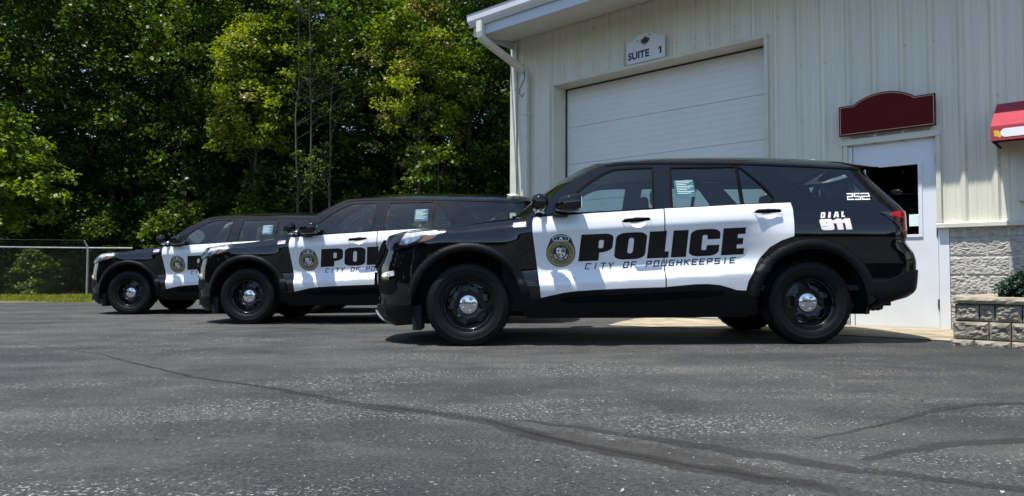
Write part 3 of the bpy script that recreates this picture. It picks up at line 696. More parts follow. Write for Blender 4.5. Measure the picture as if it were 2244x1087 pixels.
        panel('crest_emblem', [([cr(.10,.08),cr(.22,.08),cr(.22,.14),cr(.16,.30),cr(.10,.14)], [], 0), ([cr(.06,-.05),cr(.20,-.07),cr(.14,-.17),cr(.07,-.22)], [], 0), ([cr(-.16+.06*math.cos(t), .18+.07*math.sin(t)) for t in [k*math.pi/5 for k in range(10)]], [], 0)], ['crest_dark'], cp, .0095, 0, sd, .04, .03)
        # words round the crest's band
        def ring_text(words, r, size, a_mid, top_side, mats_):
            shapes = []; step = size*.86/r
            for k, ch in enumerate(words):
                if ch == ' ': continue
                Vt, T = text_shape(ch, size, .0012, 0, 'CENTER')
                a = a_mid+(-(k-(len(words)-1)/2)*step if top_side else (k-(len(words)-1)/2)*step)
                pts = []
                for x, y in Vt:
                    if top_side: rr = r-size*.35+y; an = a; px = rr*math.cos(an)+x*math.sin(an); pz = rr*math.sin(an)-x*math.cos(an)
                    else: rr = r+size*.35-y; an = a; px = rr*math.cos(an)-x*math.sin(an); pz = rr*math.sin(an)+x*math.cos(an)
                    pts.append((cx+m*px*1.05, cz+pz))
                shapes.append(((pts, T), 'tris', 0))
            panel('crest_words', shapes, mats_, cp, .0084, 0, sd, .2, .2)
        ring_text('POLICE DEPARTMENT', .083, .017, math.pi/2, True, ['crest_dark'])
        ring_text('CITY OF POUGHKEEPSIE N.Y.', .083, .0165, -math.pi/2, False, ['crest_dark'])
        panel('crest_motto', [([(cx+r*1.05*math.cos(t), cz+r*math.sin(t)) for r, rng in ((.060, ts), (.049, ts[::-1])) for t in rng], [], 0) for ts in ([math.radians(q) for q in range(190, 241, 10)], [math.radians(q) for q in range(250, 291, 10)], [math.radians(q) for q in range(300, 351, 10)])], ['lamp_chrome'], cp, .0084, 0, sd, .05, .05)
        # flag by the door
        f0 = [(.406,1.044),(.518,1.049),(.516,1.093),(.404,1.088)]
        fl = panel('flag_decal', [(f0, [], 0)], ['vinyl_white'], root, .003, 0, sd, .05, .05)
        panel('flag_stripe', [(shear_quad(f0, [(.0,(2*k)/13),(1,(2*k)/13),(1,(2*k+1)/13),(0,(2*k+1)/13)] if k < 3 else [(.44,(2*k)/13),(1,(2*k)/13),(1,(2*k+1)/13),(.44,(2*k+1)/13)]), [], 0) for k in range(7)], ['vinyl_pink'], fl, .0034, 0, sd, .05, .05)
        panel('flag_canton', [(shear_quad(f0, [(0,.46),(.44,.46),(.44,1),(0,1)]), [], 0)], ['flag_blue'], fl, .0036, 0, sd, .05, .05)
        # DIAL 911 and the fleet number
        NQ = quad([(3.115,1.003),(3.386,1.010),(3.376,1.108),(3.098,1.099)])
        nine = ([*rrect(0,0,.425,1,.09,.16)], [rrect(.195,.585,.235,.70,.018,.05,3), [(.02,.30),(.18,.315),(.235,.345),(.235,.37),(.18,.36),(.02,.345)]])
        def one(x): return ([(x+.07,0),(x+.265,0),(x+.265,1),(x+.11,1),(x+.03,.90),(x-.02,.86),(x-.02,.60),(x+.07,.60)], [])
        for mt, g_, of in (('vinyl_red', .008, .0030), ('vinyl_white', 0, .0036)):
            shp = [(shear_quad(NQ, o), [shear_quad(NQ, h) for h in hh], 0) for o, hh in (nine, one(.455), one(.735))]
            if g_: shp = [(grow(o, .005), [], 0) for o, hh, k in shp]
            panel('emergency_number' if not g_ else 'number_outline', shp, [mt], root, of, 0, sd, .06, .05)
        DQ = quad([(3.113,1.110),(3.338,1.121),(3.343,1.172),(3.123,1.163)])
        Ds = [([(.0,0),(.15,0),(.19,.12),(.20,.88),(.16,1),(.02,1)], [[(.075,.22),(.115,.25),(.12,.75),(.08,.78)]]), ([(.30,0),(.41,0),(.42,1),(.33,1)], []), ([(.52,0),(.60,0),(.615,.2),(.66,.2),(.665,0),(.75,0),(.72,1),(.60,1)], [[(.625,.38),(.655,.38),(.655,.75),(.64,.75)]]), ([(.85,0),(1.0,0),(.99,.26),(.925,.26),(.955,1),(.86,1)], [])]
        panel('dial_lettering', [(shear_quad(DQ, o), [shear_quad(DQ, h) for h in hh], 0) for o, hh in Ds], ['vinyl_white'], root, .0036, 0, sd, .06, .05)
        FQ = quad([(3.405,1.283),(3.600,1.287),(3.598,1.343),(3.418,1.339)])
        panel('fleet_number', [(b, [], 0, .00008*(k % 6)) for k, b in enumerate(stroke_text('252', FQ, 1.0, .74, .052, 3.45))], ['vinyl_white'], root, lambda s, z: .004+0*s, 0, sd, .06, .05)
    # notice taped inside the rear door glass
    bm = bmesh.new()
    nt_ = empty_sheet(bm)
    ntc = bm_obj('window_notice', bm, ['paper', 'paper_ink'], root)
    ntc.location = (1.952, -.832, 1.395); ntc.rotation_euler = (math.radians(-29), math.radians(-1.5), 0)
    return ntc
def empty_sheet(bm):
    """a sheet of printed paper, slightly curled"""
    n = 6
    g = [[bm.verts.new((-.090+.18*i/n, .004*math.sin(i*1.1)+.003*math.sin(j*1.7), -.095+.19*j/n)) for i in range(n+1)] for j in range(n+1)]
    for j in range(n):
        for i in range(n): bm.faces.new((g[j][i], g[j][i+1], g[j+1][i+1], g[j+1][i])).smooth = True
    for k in range(8):
        z = .075-.019*k; x1 = .075-.03*((k*7) % 3)
        f = bm.faces.new([bm.verts.new(p) for p in ((-.075, -.012, z-.003), (x1, -.012, z-.003), (x1, -.012, z+.002), (-.075, -.012, z+.002))]); f.material_index = 1
# ------------------------------------------------------------------ camera, sun, sky
def gz(x, y=0): return .0094*x+.0022           # the lot falls gently to the left
cam = bpy.data.cameras.new('camera'); co = bpy.data.objects.new('camera', cam); COL.objects.link(co); scn.camera = co
cam.sensor_width = 36; cam.lens = 1530/2244*36; cam.clip_end = 3000; cam.clip_start = .05
PIT = math.atan((603-543.5)/1530)
co.matrix_world = Matrix.Translation((0, 0, .627)) @ Matrix.Rotation(math.pi/2+PIT, 4, 'X') @ Matrix.Rotation(math.radians(.2), 4, 'Z')
SA, SB = .295, .2055                             # the sun stands high, ahead of the cars and a little on the camera's side
sd_ = Vector((-SA, -SB, 1)).normalized()
sun = bpy.data.lights.new('sun', 'SUN'); sun.energy = 4.7; sun.angle = math.radians(.5); sun.color = (1, .965, .90)
so = bpy.data.objects.new('sun', sun); COL.objects.link(so); so.rotation_euler = sd_.to_track_quat('Z', 'Y').to_euler()
w = bpy.data.worlds.new('World'); scn.world = w; w.use_nodes = True; nt = w.node_tree; bg = nt.nodes['Background']
sky = nt.nodes.new('ShaderNodeTexSky'); sky.sky_type = 'NISHITA'; sky.sun_disc = False
sky.sun_elevation = math.asin(sd_.z); sky.sun_rotation = math.atan2(sd_.x, sd_.y); sky.air_density = 1.0; sky.dust_density = .35; sky.ozone_density = 1.0
nt.links.new(sky.outputs[0], bg.inputs[0]); bg.inputs[1].default_value = .15
scn.view_settings.view_transform = 'Standard'; scn.view_settings.look = 'None'; scn.view_settings.exposure = .48; scn.view_settings.gamma = 1
scn.cycles.max_bounces = 8; scn.cycles.transparent_max_bounces = 24; scn.cycles.use_denoising = True; scn.cycles.sample_clamp_indirect = 6

# ------------------------------------------------------------------ the three SUVs
def car_root(loc):
    e = empty('police_suv', loc); e.rotation_euler.y = -.0094; return e
near = car_root((-.383, 7.10, gz(-.383)))
GRP = 'police SUVs parked in a staggered row'
tag(near, 'nearest black and white police SUV, seen whole, tail beside the white door', 'police car', GRP)
notice = build_car(near)
def dup(o, parent=None):
    c = o.copy(); COL.objects.link(c)
    if parent is not None: c.parent = parent
    for ch in o.children: dup(ch, c)
    return c
mid = dup(near); mid.rotation_euler.z = math.radians(-2.9); mid.location = (-3.424, 10.11, gz(-3.424)+.002); mid['label'] = 'middle police SUV of the row, its tail hidden behind the nearest SUV'
far = dup(near); far.location = (-6.437, 12.69, gz(-6.437)+.002); far['label'] = 'farthest and leftmost police SUV, nose towards the fence post'
for c in (mid, far):
    for ch in c.children:
        if ch.name.startswith('window_notice'): ch.location.x = 2.285; ch.location.z = 1.42; ch.location.y = -.815

# ------------------------------------------------------------------ ground
def asphalt_mat():
    m, nt, b = _nodes('asphalt'); tc = N(nt, "ShaderNodeTexCoord"); b.inputs["Roughness"].default_value = .78; b.inputs["Specular IOR Level"].default_value = .35
    def ns(scale, detail=4., rough=.6, map_=None):
        n = N(nt, "ShaderNodeTexNoise", Scale=scale, Detail=detail, Roughness=rough); L(nt, map_ or tc.outputs["Object"], n.inputs["Vector"]); return n
    def ramp(src, p0, p1, c0, c1):
        r = N(nt, "ShaderNodeValToRGB"); e = r.color_ramp.elements; e[0].position = p0; e[1].position = p1; e[0].color = (*c0, 1); e[1].color = (*c1, 1); L(nt, src, r.inputs["Fac"]); return r
    def mix(a, bb, fac, mode='MIX'):
        x = N(nt, "ShaderNodeMix"); x.data_type = 'RGBA'; x.blend_type = mode
        for i, v in ((0, fac), (6, a), (7, bb)):
            if isinstance(v, (int, float)): x.inputs[i].default_value = v
            elif isinstance(v, tuple): x.inputs[i].default_value = (*v, 1)
            else: L(nt, v, x.inputs[i])
        return x.outputs[2]
    W1 = (1, 1, 1); K = (0, 0, 0)
    mp = N(nt, "ShaderNodeMapping"); mp.inputs["Rotation"].default_value = (0, 0, math.radians(-42)); mp.inputs["Scale"].default_value = (.55, 1.5, 1); L(nt, tc.outputs["Object"], mp.inputs["Vector"])
    big = ramp(ns(.28, 5).outputs["Fac"], .40, .60, (.032, .033, .0325), (.053, .0525, .049))
    far_ = N(nt, "ShaderNodeSeparateXYZ"); L(nt, tc.outputs["Object"], far_.inputs[0])
    mid_ = ramp(ns(2.2, 6).outputs["Fac"], .38, .63, (.83, .83, .84), (1.18, 1.17, 1.14))
    c = mix(big.outputs[0], mid_.outputs[0], 1., 'MULTIPLY')
    fine = ramp(ns(70, 6, .8).outputs["Fac"], .40, .62, (.38, .38, .38), (1.9, 1.9, 1.9)); c = mix(c, fine.outputs[0], .85, 'MULTIPLY')
    # worn places where the pale stone shows through the sealer
    wear = ramp(ns(1.1, 7, .65, mp.outputs[0]).outputs["Fac"], .48, .57, K, W1)
    wear2 = ramp(ns(.32, 3, .5).outputs["Fac"], .30, .46, K, W1)
    cell = ramp(ns(66, 4, .75).outputs["Fac"], .575, .63, K, W1)
    a = mix(K, wear.outputs[0], wear2.outputs[0]); a = mix(K, a, cell.outputs[0])
    c = mix(c, (.40, .39, .365), a); few = ramp(ns(47, 3, .7).outputs["Fac"], .665, .70, K, W1); c = mix(c, (.36, .35, .33), few.outputs[0])
    gr = ramp(ns(.7, 6, .7, mp.outputs[0]).outputs["Fac"], .50, .72, K, (.55, .55, .55)); c = mix(c, (.115, .111, .100), gr.outputs[0])
    sp = N(nt, "ShaderNodeTexVoronoi", Scale=42.); L(nt, tc.outputs["Object"], sp.inputs["Vector"])
    s2 = ramp(sp.outputs["Color"], .955, .97, K, W1); s3 = ramp(sp.outputs["Distance"], .25, .35, W1, K)
    c = mix(c, (.33, .32, .30), mix(K, s2.outputs[0], s3.outputs[0]))
    L(nt, c, b.inputs["Base Color"])
    bp = N(nt, "ShaderNodeBump", Strength=.55, Distance=.006); L(nt, ns(170, 4, .7).outputs["Fac"], bp.inputs["Height"])
    bp2 = N(nt, "ShaderNodeBump", Strength=.25, Distance=.03); L(nt, ns(3, 3).outputs["Fac"], bp2.inputs["Height"]); L(nt, bp.outputs[0], bp2.inputs["Normal"]); L(nt, bp2.outputs[0], b.inputs["Normal"])
    return m
M['asphalt'] = asphalt_mat()
M['soil'] = mat('woodland_soil', (.030, .024, .015), .95, var=.6, scale=1.4, bump=.6, bscale=12)
M['apron'] = mat('sandy_apron', (.35, .30, .205), .9, var=.35, scale=3.5, bump=.5, bscale=55)
M['sealer'] = mat('crack_sealer', (.034, .031, .029), .62, var=.30, scale=18, bump=.4, bscale=150)
M['crack'] = mat('open_crack', (.008, .008, .008), .9)
def sheet(name, pts, z, m, kind='structure'):
    V, T = tri2d(pts); o = from_arrays(name, [(x, y, gz(x)+z) for x, y in V], T, [m], smooth=False); o['kind'] = kind; return o
g = sheet('ground', [(-700,-500),(700,-500),(700,900),(-700,900)], -.02, 'soil')
lot = sheet('parking_lot', [(-60,-60),(60,-60),(60,1.0),(9,6.0),(.2,14.2),(-1.2,17.4),(-4.5,18.0)]+[(-4.5-.2*k, 17.9+.12*noise.noise((k*.31, 2, 7))+.10*noise.noise((k*.9, 5, 1))+.2*math.sin(k*.09)) for k in range(1, 95)]+[(-60,17.2)], 0, 'asphalt')
# building frame: x along the wall to the right, y into the building, origin at the right-hand foot of the white door
BO = Vector((4.73907, 7.74868, 0)); BX = Vector((.73942214, -.67324208, 0)); BY = Vector((.67324208, .73942214, 0)); BROT = math.atan2(BX.y, BX.x)
def b2w(x, y): p = BO+BX*x+BY*y; return (p.x, p.y)
ed = []
for k in range(22):
    x = -3.6+k*.2; ed.append(b2w(x, -1.50-.10*noise.noise((x*.8, 3, 0))-.03*noise.noise((x*5, 1, 0))-.35*max(0, min(1, (-2.0-x)/1.3))+1.3*max(0, min(1, (-3.25-x)/.35))))
sheet('path', [b2w(-3.6, -.0)]+ed+[b2w(.75, -.9), b2w(.75, 0)], .006, 'apron')
def ribbon(pts, wd, z, m, name, seed, jag=.35):
    """an irregular flat band that follows a line on the ground"""
    r = random.Random(seed); P_ = []
    for (a, b) in zip(pts, pts[1:]):
        n = max(2, int(math.dist(a, b)/.035))
        P_ += [(a[0]+(b[0]-a[0])*k/n, a[1]+(b[1]-a[1])*k/n) for k in range(n)]
    P_.append(pts[-1]); V = []; Fc = []; n = len(P_)
    for i, p in enumerate(P_):
        q0, q1 = P_[max(0, i-1)], P_[min(n-1, i+1)]; d = Vector((q1[0]-q0[0], q1[1]-q0[1], 0)).normalized(); nn = Vector((-d.y, d.x, 0))
        t = i/(n-1); ww = np.interp(t, np.linspace(0, 1, len(wd)), wd); off = (.05*noise.noise((i*.05, seed, 2))+.03*noise.noise((i*.31, seed, 5)))*min(1, .25+ww*8)
        l = ww*(.5+jag*noise.noise((i*.13, seed, 0))); rr = ww*(.5+jag*noise.noise((i*.13, seed, 9)))
        for s_ in ((l+off), (l*.45+off), (-rr*.45+off), (-rr+off)): x, y = p[0]+nn.x*s_, p[1]+nn.y*s_; V.append((x, y, gz(x)+z))
    for i in range(n-1):
        for k in range(3): Fc.append((4*i+k, 4*i+k+1, 4*i+k+5, 4*i+k+4))
    o = from_arrays(name, V, Fc, [m], smooth=False); o['kind'] = 'structure'
    at = o.data.attributes.new('core', 'FLOAT', 'POINT'); vals = []
    for i in range(n):
        e = min(1, min(i, n-1-i)/12); vals += [0, e, e, 0]
    at.data.foreach_set('value', vals); return o
def soft_band(name, col, solid, rough=.75, cover=.9):
    """tar that thins out raggedly towards its edges"""
    m, nt, b = _nodes(name); tc = N(nt, "ShaderNodeTexCoord"); b.inputs["Roughness"].default_value = rough; b.inputs["Specular IOR Level"].default_value = .35
    a = N(nt, "ShaderNodeAttribute"); a.attribute_name = 'core'
    n = N(nt, "ShaderNodeTexNoise", Scale=26., Detail=6., Roughness=.7); L(nt, tc.outputs["Object"], n.inputs["Vector"])
    n2 = N(nt, "ShaderNodeTexNoise", Scale=160., Detail=3., Roughness=.7); L(nt, tc.outputs["Object"], n2.inputs["Vector"])
    ad = N(nt, "ShaderNodeMath", operation='ADD'); L(nt, a.outputs["Fac"], ad.inputs[0]); L(nt, n.outputs["Fac"], ad.inputs[1])
    r = N(nt, "ShaderNodeMapRange"); r.inputs["From Min"].default_value = solid; r.inputs["From Max"].default_value = solid+.35; r.inputs["To Max"].default_value = cover; L(nt, ad.outputs[0], r.inputs["Value"])
    cr = N(nt, "ShaderNodeValToRGB"); e = cr.color_ramp.elements; e[0].position = .3; e[1].position = .75; e[0].color = (*[c*.5 for c in col], 1); e[1].color = (*[c*1.7 for c in col], 1); L(nt, n2.outputs["Fac"], cr.inputs["Fac"]); L(nt, cr.outputs[0], b.inputs["Base Color"])
    t = N(nt, "ShaderNodeBsdfTransparent"); mx = N(nt, "ShaderNodeMixShader"); L(nt, r.outputs[0], mx.inputs[0]); L(nt, t.outputs[0], mx.inputs[1]); L(nt, b.outputs[0], mx.inputs[2]); L(nt, mx.outputs[0], nt.nodes['Material Output'].inputs[0])
    bp = N(nt, "ShaderNodeBump", Strength=.4, Distance=.004); L(nt, n2.outputs["Fac"], bp.inputs["Height"]); L(nt, bp.outputs[0], b.inputs["Normal"]); return m
M['sealer'] = soft_band('crack_sealer', (.033, .031, .030), .76, .75, .42)
M['faded'] = soft_band('faded_sealer', (.062, .056, .049), .62, .85, .5)
M['crack'] = soft_band('open_crack', (.008, .008, .008), 1.05, .9, .9)
main = [(-4.9,6.9),(-4.1,6.25),(-3.29,5.67),(-2.6,4.95),(-2.0,4.4),(-1.31,3.89),(-.63,3.36),(-.12,3.03),(.12,2.72),(.32,2.52),(.58,2.28),(.85,2.10),(1.15,1.9)]
ribbon(main, [.01,.02,.022,.020,.03,.03,.05,.08,.15,.13,.12,.12], .003, 'sealer', 'crack_sealer', 1)
ribbon([(-.2,3.10),(.08,3.0),(.35,2.83),(.62,2.60),(.9,2.38),(1.3,2.12),(1.8,1.85)], [.03,.06,.11,.12,.08,.06], .0042, 'sealer', 'crack_sealer', 2)
ribbon([(-.05,2.9),(.2,2.72),(.45,2.50),(.7,2.28),(.95,2.1)], [.10,.2,.24,.24,.2,.16], .0018, 'faded', 'crack_sealer', 3)
ribbon([(1.02,2.22),(1.18,2.36),(1.36,2.47),(1.59,2.56),(1.95,2.62),(2.4,2.62)], [.06,.07,.09,.09,.05,.04], .0052, 'sealer', 'crack_sealer', 4)
ribbon([(.95,2.55),(1.27,2.74),(1.66,2.99),(1.95,3.20),(2.2,3.32),(2.6,3.38),(3.4,3.4)], [.01,.03,.05,.08,.05,.04], .0032, 'sealer', 'crack_sealer', 5)
ribbon([(-1.9,8.1),(-2.6,8.5),(-3.6,8.62),(-5.2,8.9)], [.03,.04,.04,.03], .003, 'sealer', 'crack_sealer', 6)
ribbon([(-.7,7.0),(-1.6,7.7),(-3.0,8.7),(-4.6,9.9)], [.03,.04,.03,.02], .003, 'sealer', 'crack_sealer', 7)
for i, pts in enumerate((main[2:], [(1.22,2.39),(1.4,2.48),(1.66,2.57)], [(1.15,2.66),(1.4,2.80),(1.8,3.08)], [(.3,2.60),(.5,2.52),(.62,2.42),(.9,2.30)])):
    ribbon([(x+.004, y) for x, y in pts], [.004,.010,.005,.010,.006], .0064, 'crack', 'crack', 20+i, .5)
# loose stones
bm = bmesh.new()
for k in range(260):
    y = 1.2+9*rnd.random()**1.6; x = (rnd.random()-.5)*1.6*y; r = .003+.006*rnd.random()**3
    c = Vector((x, y, gz(x)+r*.6)); v = [bm.verts.new(c+Vector((rnd.uniform(-1,1), rnd.uniform(-1,1), rnd.uniform(-.6,.8))).normalized()*r) for _ in range(6)]
    bmesh.ops.convex_hull(bm, input=v)
tag(bm_obj('gravel', bm, [mat('pebble', (.34,.33,.30), .9)]), 'loose pale stones scattered over the asphalt', kind='stuff')
# ------------------------------------------------------------------ the metal building
def siding_mat():
    m, nt, b = _nodes('steel_siding'); tc = N(nt, "ShaderNodeTexCoord"); b.inputs["Roughness"].default_value = .42
    mp = N(nt, "ShaderNodeMapping"); mp.inputs["Scale"].default_value = (9, 9, .25); L(nt, tc.outputs["Object"], mp.inputs["Vector"])
    n = N(nt, "ShaderNodeTexNoise", Scale=1.6, Detail=6.); L(nt, mp.outputs[0], n.inputs["Vector"])
    r = N(nt, "ShaderNodeValToRGB"); r.color_ramp.elements[0].position = .25; r.color_ramp.elements[1].position = .75
    r.color_ramp.elements[0].color = (.65, .632, .525, 1); r.color_ramp.elements[1].color = (.77, .75, .62, 1); L(nt, n.outputs["Fac"], r.inputs["Fac"]); L(nt, r.outputs[0], b.inputs["Base Color"]); return m
M['siding'] = siding_mat()
M['trim'] = mat('painted_trim', (.64, .625, .52), .45, var=.07, scale=6)
M['gutter'] = mat('white_gutter', (.74, .76, .78), .35, var=.04, scale=5)
M['soffit'] = mat('soffit', (.66, .65, .58), .5, var=.05, scale=4)
M['downspout'] = mat('downspout', (.66, .65, .56), .4, var=.06, scale=6)
M['roof_metal'] = mat('roof_metal', (.60, .61, .60), .4)
M['garage_white'] = mat('garage_white', (.79, .785, .75), .5, var=.035, scale=2.5, bump=.06, bscale=120)
M['door_white'] = mat('door_white', (.74, .765, .80), .38, var=.04, scale=3)
M['block'] = mat('split_face_block', (.40, .385, .355), .95, var=.22, scale=22, bump=.5, bscale=120)
M['mortar'] = mat('mortar', (.46, .445, .42), .95, var=.1, scale=30)
M['retaining'] = mat('retaining_stone', (.25, .225, .18), .95, var=.5, scale=9, bump=.5, bscale=110)
M['cap_stone'] = mat('cap_stone', (.36, .31, .225), .95, var=.25, scale=9, bump=.4, bscale=110)
M['maroon'] = mat('maroon_paint', (.10, .006, .009), .5, var=.06, scale=3, spec=.12)
M['sign_white'] = mat('sign_white', (.70, .72, .73), .5, var=.04, scale=6)
M['gold_line'] = mat('gold_line', (.62, .42, .22), .45)
M['awning_red'] = mat('awning_red', (.38, .035, .055), .75, var=.12, scale=18, bump=.25, bscale=300)
M['leaf_gold'] = mat('leaf_gold', (.74, .46, .05), .5)
M['leaf_maroon'] = mat('leaf_maroon', (.085, .010, .016), .45)
M['grey_shadowline'] = mat('grey_print', (.30, .31, .31), .5)
M['window_dark'] = glass('window_dark', (.10, .11, .11))
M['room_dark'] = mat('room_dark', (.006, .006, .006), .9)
bld = empty('metal_building', (BO.x, BO.y, 0)); bld.rotation_euler.z = BROT
tag(bld, 'cream ribbed metal building with a garage door, block base and white side door', 'building')
PT = .2915
def rib_profile(x0, x1):
    """(x, y) outline of the ribbed sheet between two positions; ribs stand out towards -y"""
    pts = []; k0 = math.floor((x0+.03)/PT)-1; k1 = math.ceil((x1+.03)/PT)+1
    for k in range(k0, k1):
        c = -.03+k*PT
        for dx, dy in ((-.054,0),(-.020,-.038),(.010,-.038),(.034,0),(.090,0),(.096,-.005),(.106,-.005),(.112,0),(.140,0),(.146,-.003),(.152,0),(.185,0),(.191,-.005),(.201,-.005),(.207,0)):
            pts.append((c+dx, dy))
    pts = [p for p in pts if x0 < p[0] < x1]
    return [(x0, 0)]+pts+[(x1, 0)]
def siding(bm, x0, x1, z0, z1, step=None):
    pr = rib_profile(x0, x1); lo = [bm.verts.new((x, y, z0)) for x, y in pr]; hi = [bm.verts.new((x, y, z1)) for x, y in pr]
    for i in range(len(pr)-1): bm.faces.new((lo[i], lo[i+1], hi[i+1], hi[i]))
GX0, GX1, GZ = -5.45, -1.93, 3.742; CX0 = -6.39; ZT = 4.70; RX = 9.0; LED = 1.19
bm = bmesh.new()
siding(bm, CX0, GX0, LED, ZT); siding(bm, GX0, GX1, GZ, ZT); siding(bm, GX1, -.955, LED, ZT); siding(bm, -.955, .035, 2.19, ZT)
siding(bm, .035, .80, LED, ZT); siding(bm, .80, 2.0, LED, 1.436); siding(bm, .80, 2.0, 2.30, ZT); siding(bm, 2.0, RX, LED, ZT)
bm_obj('wall', bm, ['siding'], bld)
bm = bmesh.new()
box(bm, CX0, CX0+.01, .02, 14, 0, 4.72); box(bm, CX0, RX, 13.9, 14, 0, 6.9); box(bm, RX-.1, RX, .02, 14, 0, 4.72)
bm_obj('end_wall', bm, ['siding'], bld)
# fasteners in the ribs
bm = bmesh.new()
for x_, z_ in [(c, z) for c in [-.03+k*PT for k in range(-22, 5)] for z in (2.55, 3.25, 3.95, 4.5, 1.75)]:
    if z_ < GZ and GX0-.1 < x_ < GX1+.1: continue
    if z_ < 2.3 and -1.0 < x_ < .1: continue
    if rnd.random() < .45: continue
    xx = x_+.024+.004*rnd.random(); zz = z_+.05*rnd.random()
    box(bm, xx-.006, xx+.006, -.026, -.010, zz-.006, zz+.006, .002)
bm_obj('fastener', bm, [mat('screw', (.30,.29,.25), .5)], bld)['kind'] = 'stuff'
# corner trim, header trims and jambs
bm = bmesh.new(); box(bm, CX0-.03, CX0+.10, -.045, -.006, .02, 4.66); box(bm, CX0-.034, CX0-.004, -.04, .11, .02, 4.66); box(bm, CX0+.085, CX0+.11, -.050, -.02, .02, 4.66)
bm_obj('corner_trim', bm, ['trim'], bld)
bm = bmesh.new()
box(bm, GX0-.03, GX1+.05, -.058, -.002, GZ, GZ+.045); box(bm, GX0-.03, GX0+.0, -.05, -.002, LED, GZ-.002); box(bm, GX1, GX1+.048, -.05, -.002, .04, GZ-.002)
box(bm, GX0-.02, GX0-.003, .0, .34, .0, GZ); box(bm, GX1+.003, GX1+.03, .0, .34, 0, GZ); box(bm, GX0-.02, GX1+.03, .0, .34, GZ+.002, GZ+.03)
bm_obj('garage_trim', bm, ['trim'], bld)
# sectional garage door: sections with fine grooves
bm = bmesh.new(); pr = []; z = 0.; SEC = .618
for k in range(6):
    for q in range(7):
        zz = k*SEC+q*SEC/7
        if q == 0: pr += [(zz-.006, .0), (zz-.003, .016), (zz+.003, .016), (zz+.006, .0)]
        else: pr += [(zz-.004, .0), (zz-.001, .0035), (zz+.003, .0035), (zz+.006, .0)]
pr = [(0.02, 0)]+[p for p in pr if .03 < p[0] < GZ]+[(GZ, 0)]
lo = [bm.verts.new((GX0, .30+y, z)) for z, y in pr]; hi = [bm.verts.new((GX1, .30+y, z)) for z, y in pr]
for i in range(len(pr)-1): bm.faces.new((lo[i], hi[i], hi[i+1], lo[i+1]))
bm_obj('garage_door', bm, ['garage_white'], bld)
bm = bmesh.new(); box(bm, GX0+.0, GX0+.018, .272, .296, .02, GZ-.003); box(bm, GX0+.018, GX1, .272, .296, GZ-.018, GZ-.003)
bm_obj('garage_seal', bm, [mat('rubber_seal', (.03,.03,.028), .8)], bld)
# white door with its window, frame and hinges
dz = .040
bm = bmesh.new()
box(bm, -.875, -.745, .008, .052, dz, 2.178); box(bm, -.180, -.004, .008, .052, dz, 2.178); box(bm, -.745, -.180, .008, .052, dz, 1.085); box(bm, -.745, -.180, .008, .052, 1.922, 2.178)
dr = bm_obj('door', bm, ['door_white'], bld)
bm = bmesh.new()
for (x0, x1, z0, z1) in ((-.775,-.150,1.902,1.935),(-.775,-.150,1.072,1.105),(-.775,-.735,1.105,1.902),(-.190,-.150,1.105,1.902)): box(bm, x0, x1, -.006, .006, z0, z1, .003)
bm_obj('window_frame', bm, ['door_white'], dr)
bm = bmesh.new(); box(bm, -.742, -.183, .028, .034, 1.088, 1.92); bm_obj('window_pane', bm, ['window_dark'], dr)
bm = bmesh.new(); box(bm, -.86, -.02, .30, .32, .04, 2.17); bm_obj('dark_room_sheet', bm, ['room_dark'], dr)  # black sheet behind the pane, the unlit room's shade put into its colour
for z in (.322, 1.125, 1.955):
    bm = bmesh.new(); tube(bm, [(-.001, -.004, z-.056), (-.001, -.004, z+.056)], .010, 8); box(bm, -.018, .018, .0, .007, z-.054, z+.054); bm_obj('hinge', bm, ['steel'], dr)
bm = bmesh.new(); tube(bm, [(-.80,-.004,.98),(-.80,-.05,.98)], .014, 8); box(bm, -.82,-.70,-.062,-.045,.968,.992,.005); bm_obj('handle', bm, ['steel'], dr)
bm = bmesh.new(); box(bm, -.29, -.195, .018, .021, 1.20, 1.335); bm_obj('posted_notice', bm, ['paper'], dr)
bm = bmesh.new(); box(bm, .003, .106, -.012, .06, .02, 1.160, .003); box(bm, -.925, -.882, -.012, .06, .02, 2.18, .003); box(bm, -.882, .003, .0, .06, .012, .034)
box(bm, .0, .02, -.004, .06, 1.22, 2.18); box(bm, -.882, .0, -.002, .06, 2.180, 2.188)
bm_obj('door_frame', bm, ['door_white'], bld)
bm = bmesh.new(); box(bm, -1.0, .045, -.055, -.002, 2.196, 2.262); box(bm, -.968, -.926, -.048, -.002, LED, 2.194); box(bm, -.003, .042, -.048, -.002, 1.224, 2.194)
bm_obj('door_trim', bm, ['trim'], bld)
